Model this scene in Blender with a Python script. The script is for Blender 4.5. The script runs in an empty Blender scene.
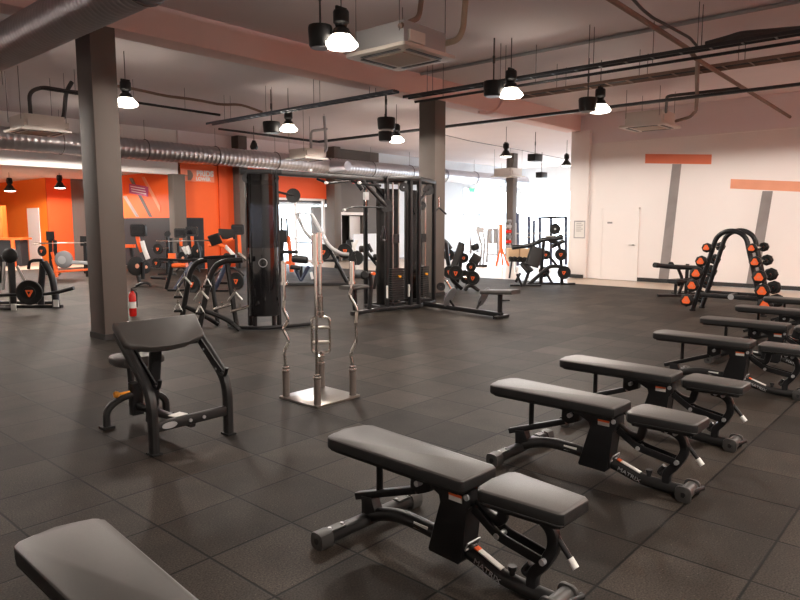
import bpy, bmesh, math, random
from mathutils import Vector, Matrix, Quaternion
random.seed(7)
C = bpy.context.scene.collection
SC = bpy.context.scene
R = math.radians
PI = math.pi

# ---------------------------------------------------------------- materials
def mat(name, col, rough=0.5, metal=0.0, var=0.0, vscale=6.0, bump=0.0, bscale=80.0, emit=None, estr=0.0, spec=0.5, coat=0.0):
    m = bpy.data.materials.new(name); m.use_nodes = True
    nt = m.node_tree; b = nt.nodes['Principled BSDF']
    b.inputs['Base Color'].default_value = (*col, 1); b.inputs['Roughness'].default_value = rough
    b.inputs['Metallic'].default_value = metal; b.inputs['Specular IOR Level'].default_value = spec
    b.inputs['Coat Weight'].default_value = coat
    if emit:
        b.inputs['Emission Color'].default_value = (*emit, 1); b.inputs['Emission Strength'].default_value = estr
    tc = nt.nodes.new('ShaderNodeTexCoord')
    if var > 0:
        n = nt.nodes.new('ShaderNodeTexNoise'); n.inputs['Scale'].default_value = vscale; n.inputs['Detail'].default_value = 5
        nt.links.new(tc.outputs['Object'], n.inputs['Vector'])
        r = nt.nodes.new('ShaderNodeMapRange'); r.inputs['To Min'].default_value = 1 - var; r.inputs['To Max'].default_value = 1 + var
        nt.links.new(n.outputs['Fac'], r.inputs['Value'])
        h = nt.nodes.new('ShaderNodeVectorMath'); h.operation = 'SCALE'; h.inputs[0].default_value = col
        nt.links.new(r.outputs['Result'], h.inputs['Scale']); nt.links.new(h.outputs['Vector'], b.inputs['Base Color'])
    if bump > 0:
        n2 = nt.nodes.new('ShaderNodeTexNoise'); n2.inputs['Scale'].default_value = bscale; n2.inputs['Detail'].default_value = 3
        nt.links.new(tc.outputs['Object'], n2.inputs['Vector'])
        bp = nt.nodes.new('ShaderNodeBump'); bp.inputs['Strength'].default_value = bump; bp.inputs['Distance'].default_value = 0.004
        nt.links.new(n2.outputs['Fac'], bp.inputs['Height']); nt.links.new(bp.outputs['Normal'], b.inputs['Normal'])
    return m

K = dict(
    frame=mat('black powder coat', (.011, .011, .012), .34, var=.15, vscale=20, spec=.35),
    frame2=mat('graphite powder coat', (.016, .0155, .0155), .4, var=.15, vscale=20, spec=.35),
    blue=mat('slate blue powder coat', (.035, .045, .085), .4, var=.1),
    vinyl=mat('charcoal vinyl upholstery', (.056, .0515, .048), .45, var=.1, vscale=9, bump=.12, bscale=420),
    vinyl_dark=mat('dark vinyl', (.014, .0135, .0135), .5, spec=.3, bump=.12, bscale=420),  # darker vinyl, also used for the pad sides
    rubber=mat('black rubber', (.012, .012, .012), .6, var=.2, vscale=14, spec=.25),
    plastic=mat('black plastic', (.015, .015, .016), .4, spec=.3),
    shroud=mat('smoked glossy acrylic', (.006, .006, .007), .07, coat=.6),
    chrome=mat('chrome', (.82, .79, .74), .14, 1.0),
    steel=mat('brushed steel', (.55, .53, .5), .3, 1.0, var=.12, vscale=30),
    grip=mat('knurled steel', (.5, .47, .42), .38, 1.0, bump=.3, bscale=900),
    orange=mat('orange plastic', (.85, .13, .022), .42, var=.05),
    orange_p=mat('orange wall paint', (.86, .115, .012), .65, var=.06, vscale=1.5),
    orange_d=mat('deep orange wall paint', (.74, .085, .012), .65, var=.06, vscale=1.5),
    yellow=mat('amber wall paint', (.92, .21, .016), .6, var=.06, vscale=1.5),
    knob=mat('amber knob plastic', (.9, .36, .03), .35),
    white=mat('white plastic', (.74, .73, .71), .4),
    label=mat('white paper sticker', (.72, .71, .68), .45, var=.1, vscale=60),
    silver=mat('silver paint', (.42, .42, .43), .38, .4),
    grey=mat('grey plastic', (.2, .2, .21), .45),
    greycap=mat('grey moulded end cap', (.045, .043, .041), .45, var=.1, vscale=30),
    red=mat('red enamel', (.62, .018, .014), .25),
    wall=mat('white wall paint', (.83, .79, .77), .8, var=.03, vscale=1.2),
    wall_up=mat('off white upper wall with mauve shade', (.82, .75, .765), .85, var=.04, vscale=1.2),  # mauve shade of the upper wall is put into this colour
    wall_grey=mat('warm grey wall paint', (.13, .112, .102), .75, var=.06, vscale=1.4),
    wall_dark=mat('charcoal wall cladding', (.022, .024, .029), .6, var=.1, vscale=3, spec=.25),
    wall_blue=mat('pale blue grey wall paint', (.72, .77, .82), .7, var=.04),
    ceiling=mat('painted concrete ceiling', (.7, .63, .64), .85, var=.07, vscale=.8),
    beam=mat('rose grey beam', (.74, .53, .49), .85, var=.05, vscale=1.0),  # rosier than the ceiling colour
    column=mat('taupe column paint', (.115, .094, .082), .7, var=.06, vscale=3, bump=.08, bscale=60),
    duct=mat('galvanised steel', (.5, .5, .53), .3, .9, var=.12, vscale=5),
    base=mat('black skirting', (.02, .02, .02), .5),
    tan=mat('tan plastic grille', (.42, .33, .25), .6),
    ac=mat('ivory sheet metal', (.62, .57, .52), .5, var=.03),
    acgrey=mat('grey sheet metal', (.35, .35, .36), .5, .2),
    pipe=mat('brown pipe insulation', (.2, .13, .1), .7, var=.15, vscale=9),
    tray=mat('dark cable tray', (.03, .03, .033), .45, .4),
    trayb=mat('bluish zinc cable tray', (.1, .12, .15), .4, .6),
    cable=mat('dark cable', (.05, .045, .045), .6),
    wire=mat('thin steel wire', (.16, .15, .15), .5, .5),
    wood=mat('birch plywood', (.62, .43, .25), .5, var=.08, vscale=8),
    wood_top=mat('orange laminate', (.8, .2, .03), .45),
    lampin=mat('lamp diffuser', (1, .95, .85), .4, emit=(1, .88, .74), estr=18),
    lampsoft=mat('lamp diffuser dim', (1, .95, .85), .4, emit=(1, .93, .85), estr=6),
    mural_o=mat('brick orange mural paint', (.72, .19, .1), .75, var=.12, vscale=2.5),
    mural_o2=mat('faded orange mural paint', (.77, .34, .21), .75, var=.12, vscale=2.5),
    mural_g=mat('steel grey mural paint', (.26, .235, .23), .7, var=.3, vscale=2.2),
    mural_p=mat('pale orange mural paint', (.8, .3, .16), .75, var=.08, vscale=2),
    sign=mat('coral sign paint', (.9, .27, .15), .55),
    sign_r=mat('red sign film', (.75, .1, .08), .5),
    signgrey=mat('grey brown sign ink', (.22, .15, .12), .6),
    winframe=mat('white window frame', (.78, .79, .8), .45),
    daylight_ext=mat('pale render facade', (.7, .72, .75), .8),
    pave=mat('pale paving', (.55, .55, .55), .8),
    mirror=mat('mirror', (.8, .82, .86), .03, 1.0),
    screen=mat('black glass screen', (.01, .01, .012), .1),
    ink=mat('dark grey lettering', (.1, .1, .1), .5),
    green=mat('exit sign green', (.05, .45, .2), .5, emit=(.1, .8, .35), estr=.8),
    alu=mat('aluminium edge', (.6, .6, .6), .35, 1.0),
)
# window glass: mostly clear, a little reflection
g = bpy.data.materials.new('window glass'); g.use_nodes = True
nt = g.node_tree; nt.nodes.clear()
o_ = nt.nodes.new('ShaderNodeOutputMaterial'); mx = nt.nodes.new('ShaderNodeMixShader'); tr = nt.nodes.new('ShaderNodeBsdfTransparent'); gl = nt.nodes.new('ShaderNodeBsdfGlossy')
gl.inputs['Roughness'].default_value = .02; mx.inputs[0].default_value = .06
tr.inputs[0].default_value = (.93, .96, .98, 1)
nt.links.new(tr.outputs[0], mx.inputs[1]); nt.links.new(gl.outputs[0], mx.inputs[2]); nt.links.new(mx.outputs[0], o_.inputs[0])
K['glass'] = g

def floor_mat():
    m = bpy.data.materials.new('speckled rubber tiles'); m.use_nodes = True
    nt = m.node_tree; L = nt.links.new; b = nt.nodes['Principled BSDF']
    geo = nt.nodes.new('ShaderNodeNewGeometry'); sep = nt.nodes.new('ShaderNodeSeparateXYZ'); L(geo.outputs['Position'], sep.inputs[0])
    def mth(op, a, bv=None, cv=None):
        n = nt.nodes.new('ShaderNodeMath'); n.operation = op
        for i, v in enumerate((a, bv, cv)):
            if v is None: continue
            if isinstance(v, (int, float)): n.inputs[i].default_value = v
            else: L(v, n.inputs[i])
        return n.outputs[0]
    def axis(out, off):
        s = mth('DIVIDE', mth('SUBTRACT', out, off), .498)
        fl = mth('FLOOR', s); fr = mth('FRACT', s)
        d = mth('MINIMUM', fr, mth('SUBTRACT', 1.0, fr))
        return fl, mth('MULTIPLY', d, .498)
    fx, dx = axis(sep.outputs['X'], .144); fy, dy = axis(sep.outputs['Y'], .182)
    d = mth('MINIMUM', dx, dy)
    seam = nt.nodes.new('ShaderNodeMapRange'); L(d, seam.inputs['Value'])
    seam.inputs['From Min'].default_value = .0028; seam.inputs['From Max'].default_value = .0095
    cmb = nt.nodes.new('ShaderNodeCombineXYZ'); L(fx, cmb.inputs[0]); L(fy, cmb.inputs[1])
    wn = nt.nodes.new('ShaderNodeTexWhiteNoise'); wn.noise_dimensions = '3D'; L(cmb.outputs[0], wn.inputs['Vector'])
    tone = nt.nodes.new('ShaderNodeMapRange'); L(wn.outputs['Value'], tone.inputs['Value'])
    tone.inputs['To Min'].default_value = .6; tone.inputs['To Max'].default_value = 1.46
    n1 = nt.nodes.new('ShaderNodeTexNoise'); L(geo.outputs['Position'], n1.inputs['Vector']); n1.inputs['Scale'].default_value = 3.2; n1.inputs['Detail'].default_value = 6
    r1 = nt.nodes.new('ShaderNodeMapRange'); L(n1.outputs['Fac'], r1.inputs['Value']); r1.inputs['From Min'].default_value = .25; r1.inputs['From Max'].default_value = .75; r1.inputs['To Min'].default_value = .72; r1.inputs['To Max'].default_value = 1.28
    n2 = nt.nodes.new('ShaderNodeTexNoise'); L(geo.outputs['Position'], n2.inputs['Vector']); n2.inputs['Scale'].default_value = 120; n2.inputs['Detail'].default_value = 2
    r2 = nt.nodes.new('ShaderNodeMapRange'); L(n2.outputs['Fac'], r2.inputs['Value']); r2.inputs['From Min'].default_value = .3; r2.inputs['From Max'].default_value = .7; r2.inputs['To Min'].default_value = .35; r2.inputs['To Max'].default_value = 1.65
    vo = nt.nodes.new('ShaderNodeTexVoronoi'); L(geo.outputs['Position'], vo.inputs['Vector']); vo.inputs['Scale'].default_value = 34
    sp = mth('LESS_THAN', vo.outputs['Distance'], .075)
    k = mth('MULTIPLY', mth('MULTIPLY', tone.outputs[0], r1.outputs[0]), r2.outputs[0])
    k = mth('MULTIPLY', k, mth('MULTIPLY_ADD', seam.outputs[0], .93, .07))
    k = mth('ADD', k, mth('MULTIPLY', sp, 3.0))
    sc = nt.nodes.new('ShaderNodeVectorMath'); sc.operation = 'SCALE'; sc.inputs[0].default_value = FLOORC
    L(k, sc.inputs['Scale']); L(sc.outputs[0], b.inputs['Base Color'])
    b.inputs['Roughness'].default_value = .62; b.inputs['Specular IOR Level'].default_value = .17
    bp = nt.nodes.new('ShaderNodeBump'); bp.inputs['Strength'].default_value = .25; bp.inputs['Distance'].default_value = .004
    hh = mth('ADD', seam.outputs[0], mth('MULTIPLY', n2.outputs['Fac'], .35)); L(hh, bp.inputs['Height']); L(bp.outputs[0], b.inputs['Normal'])
    return m
FLOORC = (.0285, .0225, .0178)
K['floor'] = floor_mat()
K['laminate'] = mat('pale oak laminate', (.55, .44, .34), .3, var=.08, vscale=4)

# ---------------------------------------------------------------- mesh builder
def V(p): return Vector(p)
def fillet(pts, r, n=5):
    pts = [V(p) for p in pts]
    if r <= 0 or len(pts) < 3: return pts
    out = [pts[0]]
    for a, b, c in zip(pts, pts[1:], pts[2:]):
        u, v = (a - b), (c - b); k = min(r, u.length * .48, v.length * .48)
        p, q = b + u.normalized() * k, b + v.normalized() * k
        for i in range(n + 1):
            t = i / n; out.append(p * (1 - t) ** 2 + b * 2 * t * (1 - t) + q * t * t)
    out.append(pts[-1]); return out
def arc(c, r, a0, a1, n, u=(1, 0, 0), v=(0, 0, 1), ry=None):
    c, u, v = V(c), V(u), V(v); ry = ry or r
    return [c + u * (r * math.cos(R(a0 + (a1 - a0) * i / n))) + v * (ry * math.sin(R(a0 + (a1 - a0) * i / n))) for i in range(n + 1)]
def roundrect(x0, x1, y0, y1, r, n=5):
    out = []
    for cx, cy, a in ((x1 - r, y1 - r, 0), (x0 + r, y1 - r, 90), (x0 + r, y0 + r, 180), (x1 - r, y0 + r, 270)):
        for i in range(n + 1):
            t = R(a + 90 * i / n); out.append((cx + r * math.cos(t), cy + r * math.sin(t)))
    return out
class M:
    def __init__(s): s.b = bmesh.new()
    def _ring(s, pts): return [s.b.verts.new(p) for p in pts]
    def _skin(s, rings, cap=True, closed=False):
        n = len(rings[0]); L = list(zip(rings, rings[1:]))
        if closed: L.append((rings[-1], rings[0]))
        for A, B in L:
            for i in range(n):
                j = (i + 1) % n
                try: s.b.faces.new((A[i], A[j], B[j], B[i]))
                except ValueError: pass
        if cap and not closed:
            s.b.faces.new(rings[0][::-1]); s.b.faces.new(rings[-1])
    def sweep(s, pts, prof, up=(0, 0, 1), closed=False):
        pts = [V(p) for p in pts]; P2 = [pts[0]]
        for p in pts[1:]:
            if (p - P2[-1]).length > 1e-5: P2.append(p)
        pts = P2; n = len(pts); rings = []; nrm = None
        for i, p in enumerate(pts):
            if closed: t = (pts[(i + 1) % n] - pts[i - 1])
            else: t = (pts[min(i + 1, n - 1)] - pts[max(i - 1, 0)])
            t.normalize()
            if nrm is None:
                nrm = V(up) - t * V(up).dot(t)
                if nrm.length < .05: nrm = V((0, 1, 0)) - t * t.y
                if nrm.length < .05: nrm = V((1, 0, 0)) - t * t.x
            else: nrm = nrm - t * nrm.dot(t)
            nrm.normalize(); bi = t.cross(nrm)
            k = 1.0
            if 0 < i < n - 1 and not closed:
                a = (pts[i] - pts[i - 1]).angle(pts[i + 1] - pts[i]); k = min(1.5, 1 / max(.4, math.cos(a / 2)))
            rings.append(s._ring([p + bi * (x * k) + nrm * (y * k) for x, y in prof]))
        s._skin(rings, True, closed); return s
    def tube(s, pts, r, fil=0, seg=10, closed=False, n=5):
        pts = fillet(pts, fil, n) if not closed else pts
        return s.sweep(pts, [(r * math.cos(2 * PI * i / seg), r * math.sin(2 * PI * i / seg)) for i in range(seg)], closed=closed)
    def rtube(s, pts, w, h, fil=0, up=(0, 0, 1), rr=None):
        rr = min(w, h) * .22 if rr is None else rr
        return s.sweep(fillet(pts, fil), roundrect(-w / 2, w / 2, -h / 2, h / 2, rr, 2), up)
    def cyl(s, a, b, r, r2=None, seg=16):
        a, b = V(a), V(b); r2 = r if r2 is None else r2
        q = (b - a).to_track_quat('Z', 'Y'); A = []; B = []
        for i in range(seg):
            t = 2 * PI * i / seg; d = q @ V((math.cos(t), math.sin(t), 0)); A.append(a + d * r); B.append(b + d * r2)
        s._skin([s._ring(A), s._ring(B)]); return s
    def lathe(s, prof, o, axis=(0, 0, 1), seg=24, cap=False):
        q = V(axis).to_track_quat('Z', 'Y'); o = V(o); rings = []
        for r, z in prof:
            rings.append(s._ring([o + q @ V((max(r, 1e-4) * math.cos(2 * PI * i / seg), max(r, 1e-4) * math.sin(2 * PI * i / seg), z)) for i in range(seg)]))
        s._skin(rings, cap); return s
    def box(s, c, size, rz=0, bev=0, m=None):
        r = bmesh.ops.create_cube(s.b, size=1.0)
        mt = Matrix.Translation(V(c)) @ (m if m is not None else Matrix.Rotation(rz, 4, 'Z')) @ Matrix.Diagonal((*size, 1))
        bmesh.ops.transform(s.b, matrix=mt, verts=r['verts'])
        if bev > 0:
            e = list({e for v in r['verts'] for e in v.link_edges})
            bmesh.ops.bevel(s.b, geom=e, offset=bev, segments=2, profile=.5, affect='EDGES')
        return s
    def bar(s, a, b, w, h, up=(0, 0, 1)):
        return s.rtube([a, b], w, h, 0, up)
    def prism(s, pts, ax, lo, hi, bev=0, seg=3):
        f = {'z': lambda a, b, c: (a, b, c), 'x': lambda a, b, c: (c, a, b), 'y': lambda a, b, c: (a, c, b)}[ax]
        A = s._ring([f(a, b, lo) for a, b in pts]); B = s._ring([f(a, b, hi) for a, b in pts])
        n0 = set(s.b.faces); s._skin([A, B])
        if bev > 0:
            es = [e for vs in (A, B) for e in {e for v in vs for e in v.link_edges} if e.verts[0] in vs and e.verts[1] in vs]
            bmesh.ops.bevel(s.b, geom=list(set(es)), offset=bev, segments=seg, profile=.5, affect='EDGES')
        return s
    def obj(s, name, m, parent=None, label=None, kind=None, local=False, smooth=38, side=None, sideup=(0, 0, 1)):
        bmesh.ops.recalc_face_normals(s.b, faces=s.b.faces)
        me = bpy.data.meshes.new(name); s.b.to_mesh(me); s.b.free()
        o = bpy.data.objects.new(name, me); C.objects.link(o)
        me.materials.append(K[m] if isinstance(m, str) else m)
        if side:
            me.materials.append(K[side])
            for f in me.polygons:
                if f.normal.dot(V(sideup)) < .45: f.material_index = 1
        if smooth:
            me.shade_smooth(); me.set_sharp_from_angle(angle=R(smooth))
        if parent is not None:
            o.parent = parent
            if not local:
                rt = parent
                while rt.parent: rt = rt.parent
                me.transform(Matrix.Translation(-rt.location))
        if label: o['label'] = label
        if kind: o['kind'] = kind
        return o
def islands(m, name, mt, parent, **kw):
    bm = m.b; bm.verts.ensure_lookup_table(); left = set(bm.verts); out = []
    while left:
        st = [left.pop()]; comp = {st[0]}
        while st:
            v = st.pop()
            for e in v.link_edges:
                w = e.other_vert(v)
                if w not in comp: comp.add(w); left.discard(w); st.append(w)
        k = M(); mp = {v: k.b.verts.new(v.co) for v in comp}
        for f in {f for v in comp for f in v.link_faces}: k.b.faces.new([mp[v] for v in f.verts])
        out.append(k.obj(name, mt, parent, **kw))
    bm.free(); return out
def T(name, label, cat, loc=(0, 0, 0), group=None, rz=0):
    o = bpy.data.objects.new(name, None); C.objects.link(o); o.empty_display_size = .1
    o.location = loc; o.rotation_euler = (0, 0, rz); o['label'] = label; o['category'] = cat
    if group: o['group'] = group
    return o
def tag(o, label, cat, group=None):
    o['label'] = label; o['category'] = cat
    if group: o['group'] = group
    return o
def S(name, m, mt, parent=None, smooth=38):
    o = m.obj(name, mt, parent, smooth=smooth)
    if parent is None: o['kind'] = 'structure'
    return o
def dup(src, loc, rz, label):
    r = src.copy(); C.objects.link(r); r.location = loc; r.rotation_euler = (0, 0, rz); r['label'] = label
    for ch in list(src.children):
        c = ch.copy(); C.objects.link(c); c.parent = r
        for gch in list(ch.children):
            d = gch.copy(); C.objects.link(d); d.parent = c
    return r
def text(name, body, size, m, mtx, parent, ext=.0008, align='CENTER', xs=1.0, bold=0.0):
    cu = bpy.data.curves.new(name, 'FONT'); cu.body = body; cu.size = size; cu.extrude = ext; cu.align_x = align; cu.align_y = 'CENTER'; cu.offset = bold
    tmp = bpy.data.objects.new(name, cu); C.objects.link(tmp)
    dg = bpy.context.evaluated_depsgraph_get(); me = bpy.data.meshes.new_from_object(tmp.evaluated_get(dg))
    bpy.data.objects.remove(tmp); me.name = name
    me.transform(mtx @ Matrix.Diagonal((xs, 1, 1, 1)))
    o = bpy.data.objects.new(name, me); C.objects.link(o); me.materials.clear(); me.materials.append(K[m])
    o.parent = parent
    rt = parent
    while rt.parent: rt = rt.parent
    return o
def basis(o, ex, ey):
    ex, ey = V(ex).normalized(), V(ey).normalized(); ez = ex.cross(ey)
    return Matrix(((ex.x, ey.x, ez.x, o[0]), (ex.y, ey.y, ez.y, o[1]), (ex.z, ey.z, ez.z, o[2]), (0, 0, 0, 1)))

# ---------------------------------------------------------------- the setting
HC = 4.59
S('floor', M().box((14.3, 15, -.035), (38.8, 38.4, .05)), 'laminate')
S('floor_rubber', M().prism([(-5, -4), (16.0, -4), (15.75, 20.1), (11.5, 20.1), (11.5, 24.2), (-5, 24.2)], 'z', -.0115, 0), 'floor', smooth=0)
S('ceiling', M().box((14.3, 8.2, HC + .1), (39, 24.4, .2)), 'ceiling')
S('ceiling_lobby', M().box((3.3, 27.3, 3.4), (16.8, 14, .2)), 'wall')
S('beam', M().box((6.35, 9.09, 4.37), (22.7, .44, .44), bev=.012), 'beam')
wr = S('wall_right', M().box((17.82, 2.45, 1.875), (.2, 13.3, 3.75)), 'wall')
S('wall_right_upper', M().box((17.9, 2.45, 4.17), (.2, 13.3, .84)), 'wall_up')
S('trim_1', M().box((17.71, 2.2, 3.765), (.1, 12.4, .03)), 'wall')
S('trim_2', M().box((17.68, 8.82, 2.07), (.16, .56, 4.14), bev=.01), 'wall')
S('baseboard_right', M().box((17.71, 1.75, .05), (.03, 11.5, .1)).box((17.59, 8.85, .05), (.03, .5, .1)), 'base')
S('wall_return', M().box((25.5, 9.0, HC / 2), (15.2, .2, HC)), 'wall')
S('wall_near', M().box((1.45, -4.1, HC / 2), (13.1, .2, HC)), 'wall')
S('wall_near_bounce', M().box((12.9, -4.1, HC / 2), (9.8, .2, HC)), 'orange_p')  # unseen section, made orange to bounce warm light onto the ceiling
S('wall_left', M().box((-5.1, 15, HC / 2), (.2, 38.4, HC)), 'wall')
S('wall_bulkhead', M().box((3.36, 20.35, 3.87), (16.82, .3, 1.44)), 'wall')
wb = S('wall_back', M().box((12.55, 20.35, 1.82), (1.7, .3, 3.64)), 'orange_p')
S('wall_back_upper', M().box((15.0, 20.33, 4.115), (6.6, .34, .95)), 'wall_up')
S('wall_back_return', M().box((13.5, 20.28, 1.82), (.6, .3, 3.64)), 'orange_d')
S('wall_back_header', M().box((16.15, 20.35, 3.085), (4.3, .3, 1.11)), 'orange_d')
S('wall_back_grey', M().box((18.75, 20.35, HC / 2), (.4, .3, HC)).box((20.95, 20.35, HC / 2), (.8, .3, HC)).box((19.75, 20.35, 3.26), (1.7, .3, 2.66)), 'wall_grey')
S('wall_back_blue', M().box((24.5, 20.35, HC / 2), (6.3, .3, HC)).box((30.3, 20.35, 3.95), (5.4, .3, 1.28)), 'wall_blue')
S('baseboard_back', M().box((23.2, 20.19, .06), (8.8, .03, .12)), 'base')
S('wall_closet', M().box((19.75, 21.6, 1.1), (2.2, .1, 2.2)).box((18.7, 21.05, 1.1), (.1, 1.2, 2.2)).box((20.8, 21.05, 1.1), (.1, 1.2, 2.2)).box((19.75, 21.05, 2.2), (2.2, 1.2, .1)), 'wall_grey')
S('trim_3', M().box((12.1, 20.18, .87), (.92, .05, 1.74)), 'wall_dark')
S('trim_4', M().box((15.0, 20.15, 3.62), (6.5, .1, .05)), 'steel')
for a, b, z, nm in (((3.96, 4.30), (8.87, 9.31), 4.15, 'column'), ((11.1, 11.46), (8.87, 9.31), 4.15, 'column'), ((11.32, 11.75), (19.86, 20.2), 3.15, 'column'),
                    ((13.78, 14.14), (19.75, 20.2), HC, 'column'), ((18.25, 18.6), (19.7, 20.2), HC, 'column'), ((25.2, 25.55), (15.75, 16.1), HC, 'column')):
    c = S(nm, M().box(((a[0] + a[1]) / 2, (b[0] + b[1]) / 2, z / 2), (a[1] - a[0], b[1] - b[0], z), bev=.008), 'column')
    if z > 3.2 and a[0] < 12:
        S('column_base', M().box(((a[0] + a[1]) / 2, (b[0] + b[1]) / 2, .04), (a[1] - a[0] + .03, b[1] - b[0] + .03, .08)), 'base', c)
# lobby with orange walls beyond the bulkhead
S('wall_stripes', M().box((11.68, 23.8, 1.65), (.16, 6.8, 3.3)), 'orange_p')
S('trim_5', M().box((11.585, 23.8, .87), (.05, 6.6, 1.74)), 'wall_dark')
def wall_quad(pts, x, th=.012):
    return M().prism([(p[1], p[2]) for p in pts], 'x', x - th, x)
ws = bpy.data.objects['wall_stripes']
wall_quad([(11.6, 23.924, 2.55), (11.6, 23.654, 2.543), (11.6, 22.768, 1.778), (11.6, 22.989, 1.779)], 11.6).obj('grey_stripe', 'mural_g', ws)
wall_quad([(11.6, 23.376, 3.171), (11.6, 23.129, 3.168), (11.6, 21.818, 1.773), (11.6, 22.042, 1.774)], 11.6).obj('dark_stripe', 'wall_grey', ws)
wall_quad([(11.6, 22.469, 3.174), (11.6, 22.255, 3.164), (11.6, 21.246, 2.143), (11.6, 21.263, 1.94)], 11.6).obj('salmon_stripe', 'mural_p', ws)
S('wall_amber', M().box((10.36, 30.4, 1.65), (.2, 5.8, 3.3)), 'yellow')
S('wall_lobby_front', M().box((10.72, 27.45, 1.65), (.92, .1, 3.3)), 'orange_d')
S('wall_lobby_grey', M().box((11.42, 27.45, 1.65), (.5, .1, 3.3)), 'wall_grey')
S('wall_lobby_back', M().box((3.2, 33.4, 1.65), (16.6, .2, 3.3)), 'orange_d')
ya, yb = (10.26, 29.49, 0.865)[1], (10.26, 28.271, 0.887)[1]
S('door_3', M().box((10.245, (ya + yb) / 2, 1.08), (.03, abs(ya - yb), 2.16)), 'wall')
S('trim_6', M().box((8.6, 33.27, 1.3), (1.0, .06, 2.4)), 'wall_grey')
# back window
w1 = M()
for x in (14.18, 15.3, 16.75, 18.2): w1.box((x, 20.35, 1.27), (.09, .12, 2.52))
w1.box((16.2, 20.35, 2.49), (4.1, .12, .09)).box((16.2, 20.35, .06), (4.1, .12, .12)).box((16.2, 20.35, .95), (4.1, .06, .05))
w1 = S('window_1', w1, 'winframe')
M().box((16.2, 20.36, 1.27), (4.0, .012, 2.4)).obj('pane', 'glass', w1, smooth=0)
# window front at the far end
w2 = M()
for y in (9.15, 11.3, 13.5, 15.7, 17.9, 20.15): w2.box((33.05, y, 1.65), (.12, .09, 3.3))
for z in (.05, 3.3): w2.box((33.05, 14.6, z), (.12, 11.2, .1))
w2 = S('window_2', w2, 'winframe')
M().box((33.06, 14.6, 1.66), (.012, 11.0, 3.2)).obj('pane', 'glass', w2, smooth=0)
S('wall_end', M().box((33.1, 14.6, 3.97), (.2, 11.4, 1.24)), 'wall_blue')
w3 = M()
for x in (29.25, 31.1, 32.95): w3.box((x, 20.35, 1.65), (.09, .12, 3.3))
for z in (.05, 3.28): w3.box((31.1, 20.35, z), (3.8, .12, .1))
w3.box((28.45, 20.35, 2.75), (1.5, .06, .05))
w3 = S('window_3', w3, 'winframe')
M().box((31.1, 20.36, 1.66), (3.6, .012, 3.2)).box((28.45, 20.36, 2.68), (1.5, .012, 1.25)).obj('pane', 'glass', w3, smooth=0)
d1 = S('door_1', M().box((27.72, 20.32, 1.0), (.12, .16, 2.05)).box((29.12, 20.32, 1.0), (.12, .16, 2.05)).box((28.42, 20.32, 2.0), (1.5, .16, .1)).box((28.42, 20.34, .08), (1.3, .08, .16)), 'acgrey')
M().box((28.42, 20.35, 1.05), (1.3, .012, 1.85)).obj('pane', 'glass', d1, smooth=0)
M().box((28.9, 20.25, 1.0), (.03, .03, .35)).obj('door_handle', 'steel', d1)
# white door in the right wall and open cream door in the back wall
d2 = S('door_2', M().box((17.705, 7.62, .97), (.03, 1.02, 1.94)), 'wall')
M().box((17.7, 8.14, .99), (.05, .05, 1.98)).box((17.7, 7.1, .99), (.05, .05, 1.98)).box((17.7, 7.62, 1.97), (.05, 1.09, .05)).obj('door_frame', 'wall', d2)
M().box((17.685, 7.9, 1.58), (.01, .14, .045)).obj('door_sign', 'grey', d2)
M().cyl((17.69, 7.2, .98), (17.62, 7.2, .98), .02).bar((17.63, 7.2, .98), (17.63, 7.32, .98), .02, .02).obj('door_handle', 'steel', d2)
d4 = S('door_4', M().box((18.97, 20.18, .97), (.12, .1, 1.94)).box((20.52, 20.18, .97), (.12, .1, 1.94)).box((19.75, 20.18, 1.95), (1.67, .1, .12)), 'wall')
M().box((20.1, 20.45, .93), (.82, .05, 1.86), rz=R(14)).obj('door_leaf', 'wall', d4)
# street outside
S('pavement_outside', M().box((50, 15, -.1), (33, 70, .1)).box((24, 36, -.1), (24, 30, .1)), 'pave')
S('roof_overhang', M().box((17.2, 22.2, 2.52), (7.2, 3.2, .3)), 'wall_dark')
S('wall_lobby_outer', M().box((11.85, 27.5, 2.3), (.12, 13.6, 4.6)), 'wall')

# murals painted on the white wall: slanted grey bar under a level orange bar
def mural(lab, gb, ob, om):
    t = T('wall_mural', lab, 'mural', (17.72, (gb[0][1] + gb[2][1]) / 2, 1.5), 'painted T shapes on the white wall')
    wall_quad(gb, 17.72, .008).obj('grey_bar', 'mural_g', t)
    wall_quad(ob, 17.72, .012).obj('orange_bar', om, t)
mural('painted T on white wall, brick orange top bar, nearer the door',
      [(17.72, 6.278, 3.094), (17.72, 6.051, 3.081), (17.72, 6.239, 0.09), (17.72, 6.501, 0.075)], [(17.72, 6.997, 3.397), (17.72, 5.325, 3.273), (17.72, 5.324, 3.033), (17.72, 6.992, 3.153)], 'mural_o')
mural('painted T on white wall, faded orange top bar, behind the arched barbell rack',
      [(17.72, 4.13, 2.337), (17.72, 3.906, 2.33), (17.72, 4.118, 0.054), (17.72, 4.363, 0.05)], [(17.72, 4.847, 2.65), (17.72, 3.12, 2.509), (17.72, 3.105, 2.276), (17.72, 4.85, 2.42)], 'mural_o2')
t = T('framed_notice', 'small framed grey notice on the pilaster beside the white door', 'notice', (17.6, 8.762, 1.387))
M().box((17.6, 8.762, 1.387), (.025, .34, .5)).obj('frame', 'acgrey', t)
M().box((17.588, 8.756, 1.387), (.012, .29, .44)).obj('notice_sheet', 'label', t)
m_ = M()
for i in range(6): m_.box((17.579, (17.588, 8.756, 1.387)[1] + .02 * (i % 2), 1.62 - .055 * i), (.004, .2 - .05 * (i % 2), .012))
m_.obj('printed_lines', 'ink', t)

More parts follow.
